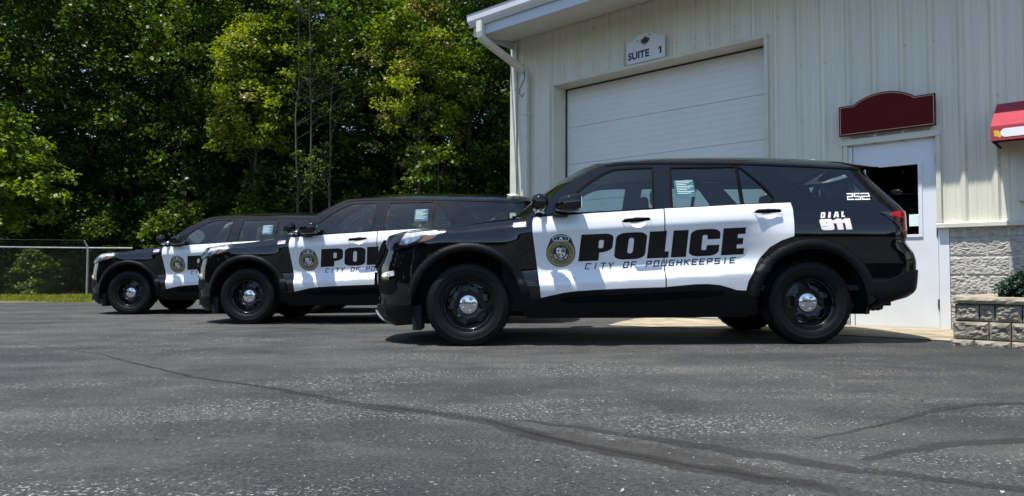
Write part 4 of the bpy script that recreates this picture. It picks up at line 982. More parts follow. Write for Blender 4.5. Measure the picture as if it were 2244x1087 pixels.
# block base under a sheet metal ledge, split faces worked in the mesh
def block_wall(bm, x0, x1, z0, z1, course, blen, y, res=.016, amp=.020, seed=0, shift=0., top_smooth=None, joint=.0055, mi_joint=1, skew=None):
    nx = max(2, int((x1-x0)/res)); nz = max(2, int((z1-z0)/res)); grid = []; jt = []
    for j in range(nz+1):
        z = z0+(z1-z0)*j/nz; row = []; jr = []
        ci = math.floor((z-shift)/course); fz = (z-shift)-ci*course
        for i in range(nx+1):
            x = x0+(x1-x0)*i/nx
            sx = x-(blen/2 if ci % 2 else 0)-(skew or 0); bi = math.floor(sx/blen); fx = sx-bi*blen
            dj = min(fz, course-fz, fx, blen-fx); isj = dj < joint
            a = amp*min(1, max(0, dj-joint)/.012)
            u_, v_ = x*.9+z*.45, z-x*.25
            h = (1-abs(noise.noise((u_*22, v_*30, seed+bi*3.1+ci*7.7)))*2)*.6+noise.noise((u_*55, v_*60, seed+bi))*.45+noise.noise((x*6, z*7, seed+bi*1.3+ci))*.6
            yy = y-(a*(h*.75+.30))-(.002 if isj else 0)
            row.append(bm.verts.new((x, yy, z))); jr.append(isj)
        grid.append(row); jt.append(jr)
    for j in range(nz):
        for i in range(nx):
            f = bm.faces.new((grid[j][i], grid[j][i+1], grid[j+1][i+1], grid[j+1][i])); f.material_index = mi_joint if sum((jt[j][i], jt[j][i+1], jt[j+1][i], jt[j+1][i+1])) >= 2 else 0
bm = bmesh.new(); block_wall(bm, .112, 1.6, 0, 1.16, .2035, .395, -.006, res=.0115, seed=3, shift=.032, skew=.055); block_wall(bm, 1.6, RX, 0, 1.16, .2035, .395, -.006, res=.06, seed=3, shift=.032); bm_obj('block_base', bm, ['block', 'mortar'], bld)
for x0, x1, sd in ((CX0, GX0-.03, 5), (GX1+.05, -.93, 6)):
    bm = bmesh.new(); block_wall(bm, x0, x1, 0, 1.16, .2035, .395, -.006, res=.04, seed=sd, shift=.032); bm_obj('block_base', bm, ['block', 'mortar'], bld)
bm = bmesh.new()
for x0, x1 in ((.002, RX), (GX1+.05, -.97), (CX0+.11, GX0-.03)):
    vs = [(-.002, 1.222), (-.070, 1.214), (-.078, 1.206), (-.078, 1.166), (-.070, 1.162), (-.002, 1.162)]
    a = [bm.verts.new((x0, y, z)) for y, z in vs]; b = [bm.verts.new((x1, y, z)) for y, z in vs]
    bm.faces.new(a); bm.faces.new(b[::-1])
    for k in range(6): bm.faces.new((a[k], b[k], b[(k+1) % 6], a[(k+1) % 6]))
    bmesh.ops.recalc_face_normals(bm, faces=bm.faces[:]); bm_obj('ledge', bm, ['trim'], bld); bm = bmesh.new()
bm.free()
# window at the right
bm = bmesh.new(); box(bm, .745, .80, -.045, .06, 1.452, 2.34); box(bm, 2.0, 2.055, -.045, .06, 1.452, 2.34); box(bm, .74, 2.06, -.085, .06, 1.415, 1.450); box(bm, .80, .835, .01, .06, 1.452, 2.30); box(bm, 1.37, 1.42, .012, .055, 1.452, 2.30)
wi = bm_obj('window', bm, ['trim'], bld)
bm = bmesh.new(); box(bm, .836, 1.369, .045, .05, 1.452, 2.30); box(bm, 1.421, 2.0, .045, .05, 1.452, 2.30); bm_obj('window_pane', bm, ['window_dark'], wi)
bm = bmesh.new(); box(bm, .7, 2.1, .4, .42, 1.3, 2.4); bm_obj('dark_room_sheet', bm, ['room_dark'], wi)  # added black sheet, stands in for the darkness of the room behind
# eave: sloping soffit, fascia, gutter, roof
OV = .97; SL = .165; EX0 = -6.37
bm = bmesh.new(); n = 66
for k in range(n):
    x0 = EX0+.01+(RX-EX0)*k/n; x1 = x0+(RX-EX0)/n-.004
    q = [bm.verts.new(p) for p in ((x0, -.035, ZT-.012), (x0, -OV, ZT-.012-SL*OV), (x1, -OV, ZT-.012-SL*OV), (x1, -.035, ZT-.012))]; bm.faces.new(q)
    q = [bm.verts.new(p) for p in ((x1, -.035, ZT-.012), (x1, -OV, ZT-.012-SL*OV), (x1+.004, -OV, ZT-.004-SL*OV), (x1+.004, -.035, ZT-.004))]; bm.faces.new(q)
bm_obj('soffit', bm, ['soffit'], bld)
zf = ZT-.012-SL*OV
bm = bmesh.new(); box(bm, EX0, RX, -OV-.012, -OV, zf-.008, zf+.17); box(bm, EX0-.012, EX0, -OV-.012, .6, zf+.02, zf+.30)
bm_obj('fascia', bm, [mat('fascia_paint', (.56,.60,.66), .45)], bld)
bm = bmesh.new()
vs = [(-OV-.014, zf+.155), (-OV-.05, zf+.15), (-OV-.095, zf+.19), (-OV-.125, zf+.23), (-OV-.135, zf+.32), (-OV-.145, zf+.335), (-OV-.125, zf+.34), (-OV-.118, zf+.325), (-OV-.11, zf+.24), (-OV-.014, zf+.20)]
a = [bm.verts.new((EX0-.05, y, z)) for y, z in vs]; b = [bm.verts.new((RX, y, z)) for y, z in vs]
for k in range(len(vs)): bm.faces.new((a[k], b[k], b[(k+1) % len(vs)], a[(k+1) % len(vs)]))
bm.faces.new(a); bm.faces.new(b[::-1])
bmesh.ops.recalc_face_normals(bm, faces=bm.faces[:]); bm_obj('gutter', bm, ['gutter'], bld)
bm = bmesh.new()
q = [bm.verts.new(p) for p in ((EX0-.045,-OV-.10,zf+.33),(RX,-OV-.10,zf+.33),(RX,7,zf+.33+SL*8.07),(EX0-.045,7,zf+.33+SL*8.07))]; bm.faces.new(q)
q2 = [bm.verts.new(p) for p in ((EX0-.045,14.4,zf+.3),(RX,14.4,zf+.3))]; bm.faces.new((q[3], q[2], q2[1], q2[0]))
q3 = [bm.verts.new(p) for p in ((EX0-.045,-OV-.10,zf+.27),(EX0-.045,7,zf+.27+SL*8.07))]; bm.faces.new((q[0], q[3], q3[1], q3[0]))
for k in range(52):
    x = EX0-.1+k*.3; 
    tube(bm, [(x,-OV-.08,zf+.335),(x,6.99,zf+.335+SL*8.05)], .018, 4, cap=False)
bm_obj('roof', bm, ['roof_metal'], bld)
# rectangular downspout with two elbows, hooked wire beside it
def duct(bm, path, wx, wy):
    prev = None; path = [Vector(p) for p in path]; n = len(path)
    for i, p in enumerate(path):
        d = (path[min(i+1, n-1)]-path[max(i-1, 0)]).normalized(); side = Vector((1, 0, 0)); u = (side-d*side.dot(d)).normalized(); v = d.cross(u)
        cs_ = [(-1,-.7),(-.7,-1),(.7,-1),(1,-.7),(1,.7),(.7,1),(-.7,1),(-1,.7)]
        q = [bm.verts.new(p+u*a_*wx/2+v*b_*wy/2) for a_, b_ in cs_]
        if prev:
            for k in range(8): bm.faces.new((prev[k], prev[(k+1) % 8], q[(k+1) % 8], q[k]))
        prev = q
DX = -6.03
bm = bmesh.new(); duct(bm, [(DX-.14,-OV-.07,zf+.20),(DX-.14,-OV-.07,zf+.02),(DX-.14,-OV-.055,zf-.04),(DX-.135,-OV-.01,zf-.09),(DX-.02,-.22,zf-.40),(DX-.008,-.12,zf-.45),(DX,-.095,zf-.52),(DX,-.095,zf-.60),(DX,-.095,.12),(DX,-.13,.06),(DX,-.25,.03)], .125, .10)
bmesh.ops.recalc_face_normals(bm, faces=bm.faces[:])
box(bm, DX-.075, DX+.078, -.155, -.04, 3.33, 3.37); box(bm, DX-.075, DX+.078, -.155, -.04, 1.6, 1.64)
bm_obj('downspout', bm, ['downspout'], bld)
bm = bmesh.new(); tube(bm, [(DX-.0,-.16,zf-.33),(DX+.05,-.17,zf-.45),(DX+.03,-.16,zf-.60),(DX-.08,-.15,zf-.74),(DX-.09,-.15,zf-.83),(DX-.02,-.15,zf-.88),(DX+.02,-.15,zf-.82)], .006, 6)
tag(bm_obj('wire', bm, ['satin_black'], bld))
# ------------------------------------------------------------------ signs, awning
def sign_outline(x0, x1, z0, zs, rise, f0, f1, n=18):
    c0, c1 = x0+(x1-x0)*f0, x0+(x1-x0)*f1
    return [(x0, z0), (x1, z0), (x1, zs), (c1, zs)]+[(c1+(c0-c1)*k/n, zs+rise*math.sin(math.pi*k/n)**.75) for k in range(1, n)]+[(c0, zs), (x0, zs)]
def slab2d(bm, outer, holes, y0, y1, mi=0):
    V, T = tri2d(outer, holes)
    f = [bm.verts.new((x, y0, z)) for x, z in V]
    for t in T: bm.faces.new((f[t[0]], f[t[1]], f[t[2]])).material_index = mi
    if y1 > y0:
        for lp, st in [(outer, 0)]+[(h, len(outer)+sum(len(q) for q in holes[:i])) for i, h in enumerate(holes)]:
            n = len(lp); b_ = [bm.verts.new((x, y1, z)) for x, z in lp]
            for k in range(n): bm.faces.new((f[st+k], b_[k], b_[(k+1) % n], f[st+(k+1) % n])).material_index = mi
def wall_thing(name): 
    e = empty(name, (BO.x, BO.y, 0)); e.rotation_euler.z = BROT; return e
sg = wall_thing('suite_sign'); tag(sg, 'small white arched sign reading SUITE 1 with a dark red maple leaf', 'sign')
bm = bmesh.new(); so_ = sign_outline(-4.018, -3.368, 3.790, 4.118, .088, .14, .86); slab2d(bm, so_, [], -.085, -.060)
bmesh.ops.recalc_face_normals(bm, faces=bm.faces[:]); bm_obj('board', bm, ['sign_white'], sg)
def put_text(name, s, x, z, size, m, y, parent, bold=.0, sx=1.):
    V, T = text_shape(s, size, bold); bm = bmesh.new(); vs = [bm.verts.new((x+a*sx, y, z+b)) for a, b in V]
    for t in T:
        try: bm.faces.new([vs[i] for i in t])
        except ValueError: pass
    return bm_obj(name, bm, [m], parent)
put_text('lettering_shadow', 'SUITE', -3.992, 3.846, .148, 'grey_shadowline', -.0865, sg, .0030, .98); put_text('lettering', 'SUITE', -3.985, 3.853, .148, 'lettering_black', -.0885, sg, .0042, .98)
ONE = [(.035,0),(.062,0),(.062,.104),(.042,.104),(.030,.090),(.008,.082),(.008,.066),(.035,.072)]
for nm, dx, dz_, m_, y_ in (('lettering_shadow', -3.487, 3.846, 'grey_shadowline', -.0865), ('lettering', -3.480, 3.853, 'lettering_black', -.0885)):
    bm = bmesh.new(); slab2d(bm, [(dx+x, dz_+z) for x, z in ONE], [], y_, y_); bm_obj(nm, bm, [m_], sg)
bm = bmesh.new(); slab2d(bm, [(-3.700+x*.078, 4.062+z*.088) for x, z in MAPLE], [], -.0865, -.0865); bm_obj('leaf_shadow', bm, ['grey_shadowline'], sg)
bm = bmesh.new(); slab2d(bm, [(-3.688+x*.080, 4.078+z*.088) for x, z in MAPLE], [], -.0885, -.0885); bm_obj('maple_leaf', bm, ['leaf_maroon'], sg)
bm = bmesh.new()
for x, z in ((-3.82, 4.11), (-3.615, 4.165)): box(bm, x-.008, x+.008, -.092, -.085, z-.008, z+.008)
bm_obj('screw', bm, ['satin_black'], sg)
mg = wall_thing('blank_sign'); tag(mg, 'blank maroon arched sign with a thin gold border above the white door', 'sign')
bm = bmesh.new(); mo = sign_outline(-1.0, .014, 2.306, 2.664, .105, .165, .80); slab2d(bm, mo, [], -.095, -.062); bmesh.ops.recalc_face_normals(bm, faces=bm.faces[:]); bm_obj('board', bm, ['maroon'], mg)
bm = bmesh.new(); g1, g0 = grow(mo, -.014), grow(mo, -.020); slab2d(bm, g1, [g0], -.0968, -.0968); bm_obj('border', bm, ['gold_line'], mg)
aw = wall_thing('awning'); tag(aw, 'red fabric awning with a yellow maple leaf and a blank white panel', 'awning')
bm = bmesh.new(); AX0, AX1 = .572, 2.25
pr = [(-.036, 2.455), (-.50, 2.150), (-.505, 2.140), (-.505, 1.992)]
secs = []
for k in range(25):
    x = AX0+.0+(AX1-AX0)*k/24; secs.append([bm.verts.new((x, y, z-.006*abs(math.sin(k*math.pi/8))*(1 if 0 < i < 2 else 0))) for i, (y, z) in enumerate(pr)])
for a, b in zip(secs, secs[1:]):
    for i in range(3): bm.faces.new((a[i], a[i+1], b[i+1], b[i]))
for s_ in (secs[0], secs[-1]):
    x = s_[0].co.x; e = bm.verts.new((x, -.036, 1.992)); bm.faces.new((s_[0], s_[1], s_[2], s_[3], e))
bmesh.ops.recalc_face_normals(bm, faces=bm.faces[:]); bm_obj('fabric', bm, ['awning_red'], aw)
bm = bmesh.new(); slab2d(bm, rrect(.655, 2.022, 2.10, 2.108, .043, .043, 6), [], -.508, -.508); bm_obj('valance_panel', bm, ['vinyl_white'], aw)
bm = bmesh.new(); slab2d(bm, [(.640+x*.042-z*.030, 2.066+z*.040+x*.03) for x, z in [(-q[1], q[0]) for q in MAPLE]], [], -.5075, -.5075); bm_obj('maple_leaf', bm, ['leaf_gold'], aw)
bm = bmesh.new(); tube(bm, [(AX0+.02,-.03,1.99),(AX0+.02,-.49,1.985)], .012, 6); tube(bm, [(AX0+.02,-.49,1.987),(AX1,-.49,1.987)], .012, 6); bm_obj('frame', bm, ['satin_black'], aw)
# ------------------------------------------------------------------ stone planter with its shrub
pl = wall_thing('stone_planter'); tag(pl, 'low planter of rough tan retaining blocks beside the white door', 'planter')
PD = -1.80
def stone_row(z0, z1, x0, joints, y, seed, m, amp=.022, setback=0., top=True):
    xs = [x0]+joints
    for a, b in zip(xs, xs[1:]):
        bm = bmesh.new(); fine = a < 1.1; nx = max(3, int((b-a)/(.013 if fine else .05))); nz = max(3, int((z1-z0)/(.013 if fine else .05))); g = []
        for j in range(nz+1):
            r = []
            for i in range(nx+1):
                x = a+.004+(b-a-.008)*i/nx; z = z0+.003+(z1-z0-.006)*j/nz; e = min(i, nx-i, j, nz-j)/3.; e = min(1, e*1.5)
                h = (1-abs(noise.noise((x*16+z*9, z*26-x*6, seed+a*3)))*2)*.65+noise.noise((x*50, z*60, seed+a))*.4+noise.noise((x*7, z*9, seed+a))*.7
                r.append(bm.verts.new((x, y+setback-amp*e*(.6+h), z)))
            g.append(r)
        for j in range(nz):
            for i in range(nx): bm.faces.new((g[j][i], g[j][i+1], g[j+1][i+1], g[j+1][i]))
        bk = lambda x, z: bm.verts.new((x, y+.26, z))
        x0_, x1_ = a+.004, b-.004; z0_, z1_ = z0+.003, z1-.003
        c = [bk(x0_, z0_), bk(x1_, z0_), bk(x1_, z1_), bk(x0_, z1_)]
        bm.faces.new([c[3], c[2]]+[g[nz][i] for i in range(nx, -1, -1)][::1]); bm.faces.new([c[0], c[3]]+[g[j][0] for j in range(nz, -1, -1)]); bm.faces.new([c[2], c[1]]+[g[j][nx] for j in range(nz+1)])
        bmesh.ops.recalc_face_normals(bm, faces=bm.faces[:])
        bm_obj('cap_stone' if m == 'cap_stone' else 'block', bm, [m], pl)
stone_row(-.03, .088, .425, [.60,.86,1.25,1.7,2.2,2.8], PD-.03, 1, 'retaining')
stone_row(.090, .243, .44, [.705,.86,1.06,1.5,1.95,2.4,2.8], PD, 2, 'retaining')
stone_row(.245, .393, .458, [.635,.745,.935,1.3,1.7,2.2,2.8], PD+.025, 3, 'retaining')
stone_row(.395, .455, .448, [.98,1.6,2.2,2.8], PD-.012, 4, 'cap_stone', .014)
bm = bmesh.new(); box(bm, .47, 2.8, PD+.26, -.03, .0, .385); box(bm, .455, .47, PD+.04, -.03, 0, .39); bm_obj('soil', bm, ['soil'], pl)
bm = bmesh.new(); box(bm, .452, .70, PD+.262, -.035, .398, .452, .006); bm_obj('cap_stone', bm, ['cap_stone'], pl)
# ------------------------------------------------------------------ foliage
def leaf_mat(name, c0, c1, trans=.3, gloss=.35):
    m = bpy.data.materials.new(name); m.use_nodes = True; nt = m.node_tree; b = nt.nodes['Principled BSDF']; o = nt.nodes['Material Output']
    ge = N(nt, "ShaderNodeNewGeometry"); r = N(nt, "ShaderNodeValToRGB"); e = r.color_ramp.elements
    e[0].color = (*c0, 1); e[1].color = (*c1, 1); L(nt, ge.outputs["Random Per Island"], r.inputs["Fac"]); L(nt, r.outputs[0], b.inputs["Base Color"])
    b.inputs["Roughness"].default_value = gloss; b.inputs["Specular IOR Level"].default_value = .45
    t = N(nt, "ShaderNodeBsdfTranslucent"); hs = N(nt, "ShaderNodeHueSaturation", Hue=.485, Saturation=1.15, Value=1.7); L(nt, r.outputs[0], hs.inputs["Color"]); L(nt, hs.outputs[0], t.inputs["Color"])
    mx = N(nt, "ShaderNodeMixShader"); mx.inputs[0].default_value = trans; L(nt, b.outputs[0], mx.inputs[1]); L(nt, t.outputs[0], mx.inputs[2]); L(nt, mx.outputs[0], o.inputs[0]); return m
M['leaf_dark'] = leaf_mat('leaf_dark', (.013,.031,.005), (.082,.144,.019), .38, .42)
M['leaf_mid'] = leaf_mat('leaf_mid', (.026,.056,.006), (.110,.178,.022), .38, .5)
M['leaf_bright'] = leaf_mat('leaf_bright', (.085,.155,.013), (.200,.280,.030), .38, .5)
M['leaf_yellow'] = leaf_mat('leaf_yellow', (.085,.140,.009), (.270,.320,.036), .38, .5)
M['seed_tan'] = leaf_mat('seed_tan', (.17,.16,.04), (.32,.30,.09), .2)
M['leaf_deep'] = leaf_mat('leaf_deep', (.014,.032,.006), (.050,.092,.014), .25, .9)
M['bark'] = mat('bark', (.060,.050,.038), .95, var=.4, scale=7, bump=.7, bscale=18)
M['bark_pale'] = mat('bark_pale', (.078,.070,.050), .95, var=.35, scale=9, bump=.6, bscale=20)
M['grass_blade'] = leaf_mat('grass_blade', (.120,.170,.012), (.270,.290,.040), .35, .5)
M['juniper'] = leaf_mat('juniper', (.010,.030,.018), (.030,.075,.045), .1, .5)
def leaves(C, rs, per, size, rng, flat=.55, up=.6):
    """leaf-sized diamonds scattered in soft clumps: centres C, clump radii rs"""
    n = len(C)*per
    base = np.repeat(C, per, 0); rad = np.repeat(rs, per)[:, None]
    p = rng.normal(size=(n, 3)); p /= np.linalg.norm(p, axis=1, keepdims=True); p *= rng.random((n, 1))**.45*rad; p[:, 2] *= flat
    p += base
    nr = rng.normal(size=(n, 3)); nr[:, 2] = np.abs(nr[:, 2])+up; nr /= np.linalg.norm(nr, axis=1, keepdims=True)
    a = rng.normal(size=(n, 3)); a[:, 2] -= .4; a -= nr*(a*nr).sum(1, keepdims=True); a /= np.linalg.norm(a, axis=1, keepdims=True); b = np.cross(nr, a)
    l = size*(.6+.8*rng.random((n, 1))); wd = l*(.30+.14*rng.random((n, 1)))
    V = np.stack([p, p+a*l*.5+b*wd, p+a*l, p+a*l*.5-b*wd], 1)
    V[:, 1:4:2] += nr[:, None]*(l*.10)[:, None]
    return V.reshape(-1, 3)
def leaf_mesh(name, V, mats, mi=None):
    n = len(V)//4; me = bpy.data.meshes.new(name); me.vertices.add(len(V)); me.vertices.foreach_set('co', V.astype(np.float32).ravel())
    me.loops.add(4*n); me.loops.foreach_set('vertex_index', np.arange(4*n, dtype=np.int32)); me.polygons.add(n)
    me.polygons.foreach_set('loop_start', np.arange(0, 4*n, 4, dtype=np.int32)); me.polygons.foreach_set('loop_total', np.full(n, 4, dtype=np.int32))
    for m in mats: me.materials.append(M[m])
    if mi is not None: me.polygons.foreach_set('material_index', mi.astype(np.int32))
    me.update(calc_edges=True); me.validate(); return me
def crown_points(rng, H, R, z0, n, prof):
    z = z0+(H-z0)*rng.random(n)**.9; t = (z-z0)/(H-z0); r = R*np.array([prof(q) for q in t]); a = rng.random(n)*2*np.pi
    lob = 1+.30*np.sin(a*3+z*1.1)+.22*np.sin(a*5-z*1.7)
    rr = r*lob*(.30+.70*rng.random(n)**.55)
    return np.stack([rr*np.cos(a), rr*np.sin(a), z+rng.normal(size=n)*.15], 1)
def trunk_mesh(name, rng, H, r0, C, m, nb=26, stems=((0, 0, 0),), lean=.3):
    bm = bmesh.new()
    for sx, sy, ln in stems:
        pts = []; x, y = sx, sy; k = 9
        for i in range(k+1):
            t = i/k; x += rng.normal()*.07*lean+ln*.12; y += rng.normal()*.07*lean; pts.append((x, y, H*.93*t))
        tube(bm, pts, [r0*(1.25 if i == 0 else 1)*(1-i/k*.88) for i in range(k+1)], 9, cap=False)
        sel = C[rng.choice(len(C), min(nb, len(C)), replace=False)]
        for c in sel:
            h = max(.25*H*.3, c[2]-.35*math.hypot(c[0], c[1])-.4); t = min(.95, h/(H*.93)); i = min(k-1, int(t*k)); f = t*k-i
            p = Vector(pts[i]).lerp(Vector(pts[i+1]), f); q = Vector(c); md = p.lerp(q, .5)+Vector((rng.normal()*.1, rng.normal()*.1, .12)); rb = r0*(1-t*.85)*.38
            tube(bm, [p, md, q], [rb, rb*.6, rb*.15], 5, cap=False)
    me = bpy.data.meshes.new(name); bm.to_mesh(me); bm.free(); me.materials.append(M[m]); return me
def make_kind(seed, H, R, z0, ncl, per, size, mats, prof, crad=(.35,.75), bark='bark', r0=.17, nb=30, stems=((0,0,0),), tanfrac=0., lean=.3):
    rng = np.random.default_rng(seed); C = crown_points(rng, H, R, z0, ncl, prof); rs = crad[0]+(crad[1]-crad[0])*rng.random(ncl)
    V = leaves(C, rs, per, size, rng); mi = np.zeros(ncl*per)
    if len(mats) > 1:
        pick = (rng.random(ncl) < tanfrac).astype(int); mi = np.repeat(pick, per)
    return leaf_mesh('crown', V, mats, mi), trunk_mesh('trunk', rng, H, r0, C, bark, nb, stems, lean)
def plant(kind, name, x, y, rot, sc, label, cat, group=None):
    e = empty(name, (x, y, gz(x)-.06)); e.rotation_euler.z = rot; e.scale = sc if isinstance(sc, tuple) else (sc, sc, sc)
    tag(e, label, cat, group)
    for nm, me in (('crown', kind[0]), ('trunk', kind[1])):
        o = bpy.data.objects.new(nm, me); COL.objects.link(o); o.parent = e
    return e
egg = lambda t: max(.12, math.sin(math.pi*min(1, .12+.88*t)**.8))**.7
tall = lambda t: (.50+.62*math.sin(math.pi*min(1, t/1.18)**1.5))*(1 if t < .9 else .8)
dome = lambda t: max(.1, (1-t**2.2))**.5
K_A = make_kind(11, 13.5, 2.7, .6, 520, 64, .135, ['leaf_dark'], tall)
K_B = make_kind(12, 12.5, 2.5, .4, 480, 64, .13, ['leaf_mid'], tall)
K_C = make_kind(13, 14.0, 2.9, 1.2, 520, 64, .14, ['leaf_dark', 'leaf_mid'], tall, tanfrac=.4)
K_Y = make_kind(14, 9.3, 1.5, 5.0, 220, 80, .105, ['leaf_yellow', 'seed_tan'], egg, (.22,.5), r0=.09, tanfrac=.10)
K_T = make_kind(15, 10.6, 1.6, 4.4, 230, 76, .11, ['leaf_yellow', 'seed_tan'], egg, (.22,.5), r0=.09, tanfrac=.22)
K_G = make_kind(16, 5.6, 1.5, 2.0, 150, 60, .14, ['leaf_bright'], egg, (.25,.5), r0=.06)
K_S = make_kind(17, 2.6, 1.35, .15, 110, 64, .11, ['leaf_dark'], dome, (.22,.42), r0=.03, nb=14)
K_U = make_kind(18, 3.6, 1.5, .15, 150, 54, .14, ['leaf_dark', 'leaf_mid'], dome, (.25,.5), r0=.035, nb=14, tanfrac=.5)
K_M = make_kind(19, 11.5, 1.25, 3.2, 60, 30, .13, ['leaf_mid'], tall, (.2,.45), 'bark_pale', .052, 44, ((0,0,0),(.35,.1,.25),(-.38,0,-.05)), lean=.8)
K_N = make_kind(20, 5.2, .8, 2.2, 40, 26, .12, ['leaf_mid'], tall, (.2,.4), 'bark_pale', .035, 22, lean=.7)
GD = 'dark leafy trees along the woodland edge'; LD = 'dark green leafy tree in the shaded woodland edge behind the cars'
spots = [(-20.8,25.4),(-17.6,25.0),(-14.7,25.6),(-11.9,25.2),(-9.7,26.6),(-7.0,26.0),(-4.4,26.3),(-1.6,25.4),(.9,26.2),(-22.5,28.5),(-19.0,28.8),(-16.0,29.3),(-13.2,28.9),(-10.6,29.6),(-8.0,29.4),(-5.6,29.8),(-3.0,29.2),(-.4,29.4),(2.2,29.8)]
kinds = [K_A, K_C, K_A, K_C, K_B, K_A, K_B, K_C, K_A, K_B, K_A, K_C, K_B, K_C, K_A, K_B, K_A, K_C, K_B]
for i, (x, y) in enumerate(spots):
    plant(kinds[i], 'leafy_tree', x, y, rnd.random()*6.28, (.92+.2*rnd.random(), .92+.2*rnd.random(), .9+.25*rnd.random()), LD, 'tree', GD)
plant(K_Y, 'locust_tree', -8.70, 23.3, .4, 1., 'bright yellow-green locust tree rising above the middle SUV, left of the pale bare stems', 'tree')
plant(K_T, 'locust_tree', -3.15, 23.4, 1.9, 1., 'yellowish tree hung with tan seed pods, nearest to the roof corner of the building', 'tree')
plant(K_G, 'young_tree', -16.2, 22.0, .9, 1.05, 'bright lime green young tree at the far left above the fence', 'tree')
plant(K_M, 'slender_tree', -6.55, 22.7, .2, 1., 'tall slender tree with several pale bare stems behind the middle SUV', 'tree')
plant(K_N, 'sapling', -2.55, 21.9, 2., 1., 'thin pale sapling in front of the woods, left of the building corner', 'tree')
rngs = np.random.default_rng(5)
GS = 'shrubs under the trees'; LS = 'leafy green shrub growing low at the foot of the woods'
for i in range(17):
    x = -21.5+24*i/16+rngs.normal()*.35; y = 23.6+rngs.random()*1.6
    plant((K_S, K_U)[i % 2], 'shrub', x, y, rngs.random()*6.28, .85+.5*rngs.random(), LS, 'shrub', GS)
plant(K_U, 'shrub', -14.7, 21.5, 1., (.55, .42, .40), 'pale leafed shrub growing through the fence, left of the post', 'shrub')
# the deep wood behind, and the woods round the rest of the lot
V = []
rng = np.random.default_rng(8); n = 1500
C = np.stack([rng.uniform(-38, 14, n), rng.uniform(32, 42, n), rng.random(n)**.9*16.5], 1); V.append(leaves(C, .8+.7*rng.random(n), 46, .30, rng))
n = 900; C = np.stack([rng.uniform(-24, 3, n), rng.uniform(27, 31, n), rng.random(n)*5.5], 1); V.append(leaves(C, .6+.5*rng.random(n), 34, .26, rng))
n = 2600; a = rng.uniform(-math.pi*1.12, math.pi*.12, n); rr = rng.uniform(44, 50, n); C = np.stack([rr*np.cos(a), rr*np.sin(a), rng.random(n)*(6+13*sst(-2.2, -2.7, a))*(.8+.2*np.sin(a*9))], 1); V.append(leaves(C, 1.4+1.0*rng.random(n), 30, 1.2, rng))
wd = bpy.data.objects.new('woodland', leaf_mesh('woodland', np.concatenate(V), ['leaf_deep'])); COL.objects.link(wd); tag(wd, 'deep dark woods behind the first row of trees', 'woods', kind='stuff')
# juniper in the planter
rng = np.random.default_rng(31); n = 260
jx, jy = np.maximum(rng.normal(size=n)*.34+1.28, .70+.12*rng.random(n)), -rng.uniform(.45, 1.30, n); top = .30*np.clip(1-((jx-1.3)/.62)**2, .22, 1)*(.8+.3*np.sin(jx*9)); C = np.stack([jx, jy, .46+top*rng.random(n)], 1)
Vj = leaves(C, .06+.05*rng.random(n), 170, .026, rng, .9, .8)
sh = wall_thing('juniper'); tag(sh, 'low dark blue-green juniper shrub spreading in the stone planter', 'shrub')
o = bpy.data.objects.new('foliage', leaf_mesh('foliage', Vj, ['juniper'])); COL.objects.link(o); o.parent = sh
bm = bmesh.new()
for k in range(12): tube(bm, [(1.25,-.9,.38),(1.25+rnd.uniform(-.2,.2),-.9+rnd.uniform(-.2,.2),.5),(1.25+rnd.uniform(-.4,.4),-.9+rnd.uniform(-.4,.4),.62)], [.012,.008,.003], 5)
bm_obj('stem', bm, ['bark'], sh)
# ------------------------------------------------------------------ verge, grass and fence
def vz(x, y): return gz(x)+.10*float(sst(17.9, 19.0, y))+.05*noise.noise((x*.5, y*.5, 4))*float(sst(17.9, 18.8, y))
bm = bmesh.new(); nx, ny = 70, 14; g_ = [[bm.verts.new((-24+16*i/nx, 17.75+4.0*j/ny, vz(-24+16*i/nx, 17.75+4.0*j/ny)+.006-(.03 if j == 0 else 0))) for i in range(nx+1)] for j in range(ny+1)]
for j in range(ny):
    for i in range(nx): bm.faces.new((g_[j][i], g_[j][i+1], g_[j+1][i+1], g_[j+1][i]))
bm_obj('verge', bm, [mat('verge_soil', (.10,.085,.045), .95, var=.5, scale=3, bump=.5, bscale=20)], smooth=True)['kind'] = 'structure'
rng = np.random.default_rng(3); n = 15000
gx = rng.uniform(-23, -9.0, n); gy = 18.05+1.15*rng.random(n)**1.2+.25*np.sin(gx*1.3); gx += rng.normal(size=n)*.03
keep = rng.random(n) < .35+.65*(np.sin(gx*2.1)*np.sin(gy*5+gx) > -.5); gx, gy = gx[keep], gy[keep]; n = len(gx)
gzz = np.array([vz(a, b) for a, b in zip(gx, gy)]); hh = .03+.085*rng.random(n); an = rng.random(n)*6.28; ln = rng.normal(size=(n, 2))*.04; ww = .008+.006*rng.random(n)
b0 = np.stack([gx-np.cos(an)*ww, gy-np.sin(an)*ww, gzz], 1); b1 = np.stack([gx+np.cos(an)*ww, gy+np.sin(an)*ww, gzz], 1); tp = np.stack([gx+ln[:,0], gy+ln[:,1], gzz+hh], 1); md = (b1+tp)/2+np.stack([np.cos(an)*ww*.3, np.sin(an)*ww*.3, hh*.1], 1)
o = bpy.data.objects.new('grass', leaf_mesh('grass', np.stack([b0, b1, md, tp], 1).reshape(-1, 3), ['grass_blade'])); COL.objects.link(o); tag(o, 'strip of bright yellow-green grass along the lot edge', 'grass', kind='stuff')
M['galvanised'] = mat('galvanised_pipe', (.33,.34,.325), .55, metal=.3, var=.15, scale=6)
M['wire'] = mat('fence_wire', (.05,.052,.05), .7)
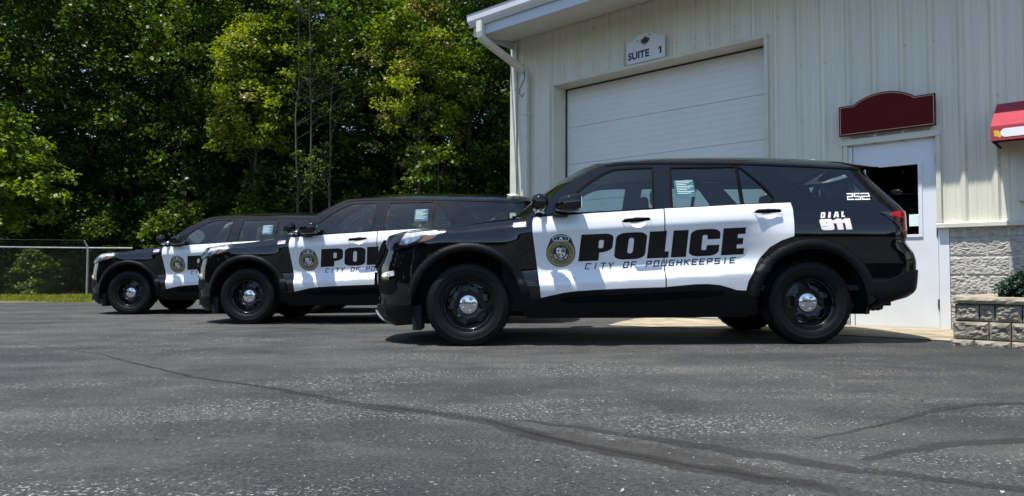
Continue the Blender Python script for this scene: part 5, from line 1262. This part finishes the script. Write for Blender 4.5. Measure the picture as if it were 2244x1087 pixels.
fe = empty('chain_link_fence', (-12.15, 20.0, gz(-12.15)+.08)); tag(fe, 'galvanised chain link fence with a leaning post arm at the edge of the grass', 'fence')
FH = 1.395; fd = Vector((1, .035, 0)); X0_, X1_ = -11.0, 1.25
bm = bmesh.new(); tube(bm, [fd*X0_+Vector((0,0,FH+.06)), fd*-5+Vector((0,0,FH+.03)), Vector((0,0,FH)), fd*X1_+Vector((0,0,FH-.0))], .024, 8); bm_obj('rail', bm, ['galvanised'], fe)
for px in (-9.0, -6.0, -3.0, 0):
    bm = bmesh.new(); p = fd*px; tube(bm, [p+Vector((0,0,-.3)), p+Vector((0,0,FH+.02))], .030, 10); tube(bm, [p+Vector((0,0,FH)), p+Vector((-.095,-.05,FH+.22))], [.024,.018], 8)
    bm_obj('post', bm, ['galvanised'], fe)
bm = bmesh.new(); st = .085
for k in range(int((X1_-X0_+FH)/st)):
    for sg_ in (1, -1):
        a0 = X0_+k*st-(FH if sg_ > 0 else 0); a1 = a0+FH*sg_ if sg_ > 0 else a0-FH
        p, q = (a0, .0), (a1, FH-.03)
        def clipx(p, q):
            (xa, za), (xb, zb) = p, q
            lo, hi = X0_, X1_
            t0, t1 = 0., 1.; dx = xb-xa
            for e in (lo, hi):
                pass
            ta, tb = (lo-xa)/dx, (hi-xa)/dx
            t0, t1 = max(0, min(ta, tb)), min(1, max(ta, tb))
            return None if t0 >= t1 else ((xa+dx*t0, za+(zb-za)*t0), (xa+dx*t1, za+(zb-za)*t1))
        c = clipx(p, q)
        if c: tube(bm, [fd*c[0][0]+Vector((0,.01*sg_,c[0][1])), fd*c[1][0]+Vector((0,.01*sg_,c[1][1]))], .0011, 3, cap=False)
bm_obj('wire_mesh', bm, ['wire'], fe)
bm = bmesh.new()
for t in (.35, .68, 1.0): tube(bm, [fd*X0_+Vector((-.095*t,-.05*t,FH+.22*t+.05)), fd*-4+Vector((-.095*t,-.05*t,FH+.22*t+.02)), Vector((-.095*t,-.05*t,FH+.22*t))], .003, 4)
bm_obj('barbed_wire', bm, ['wire'], fe)
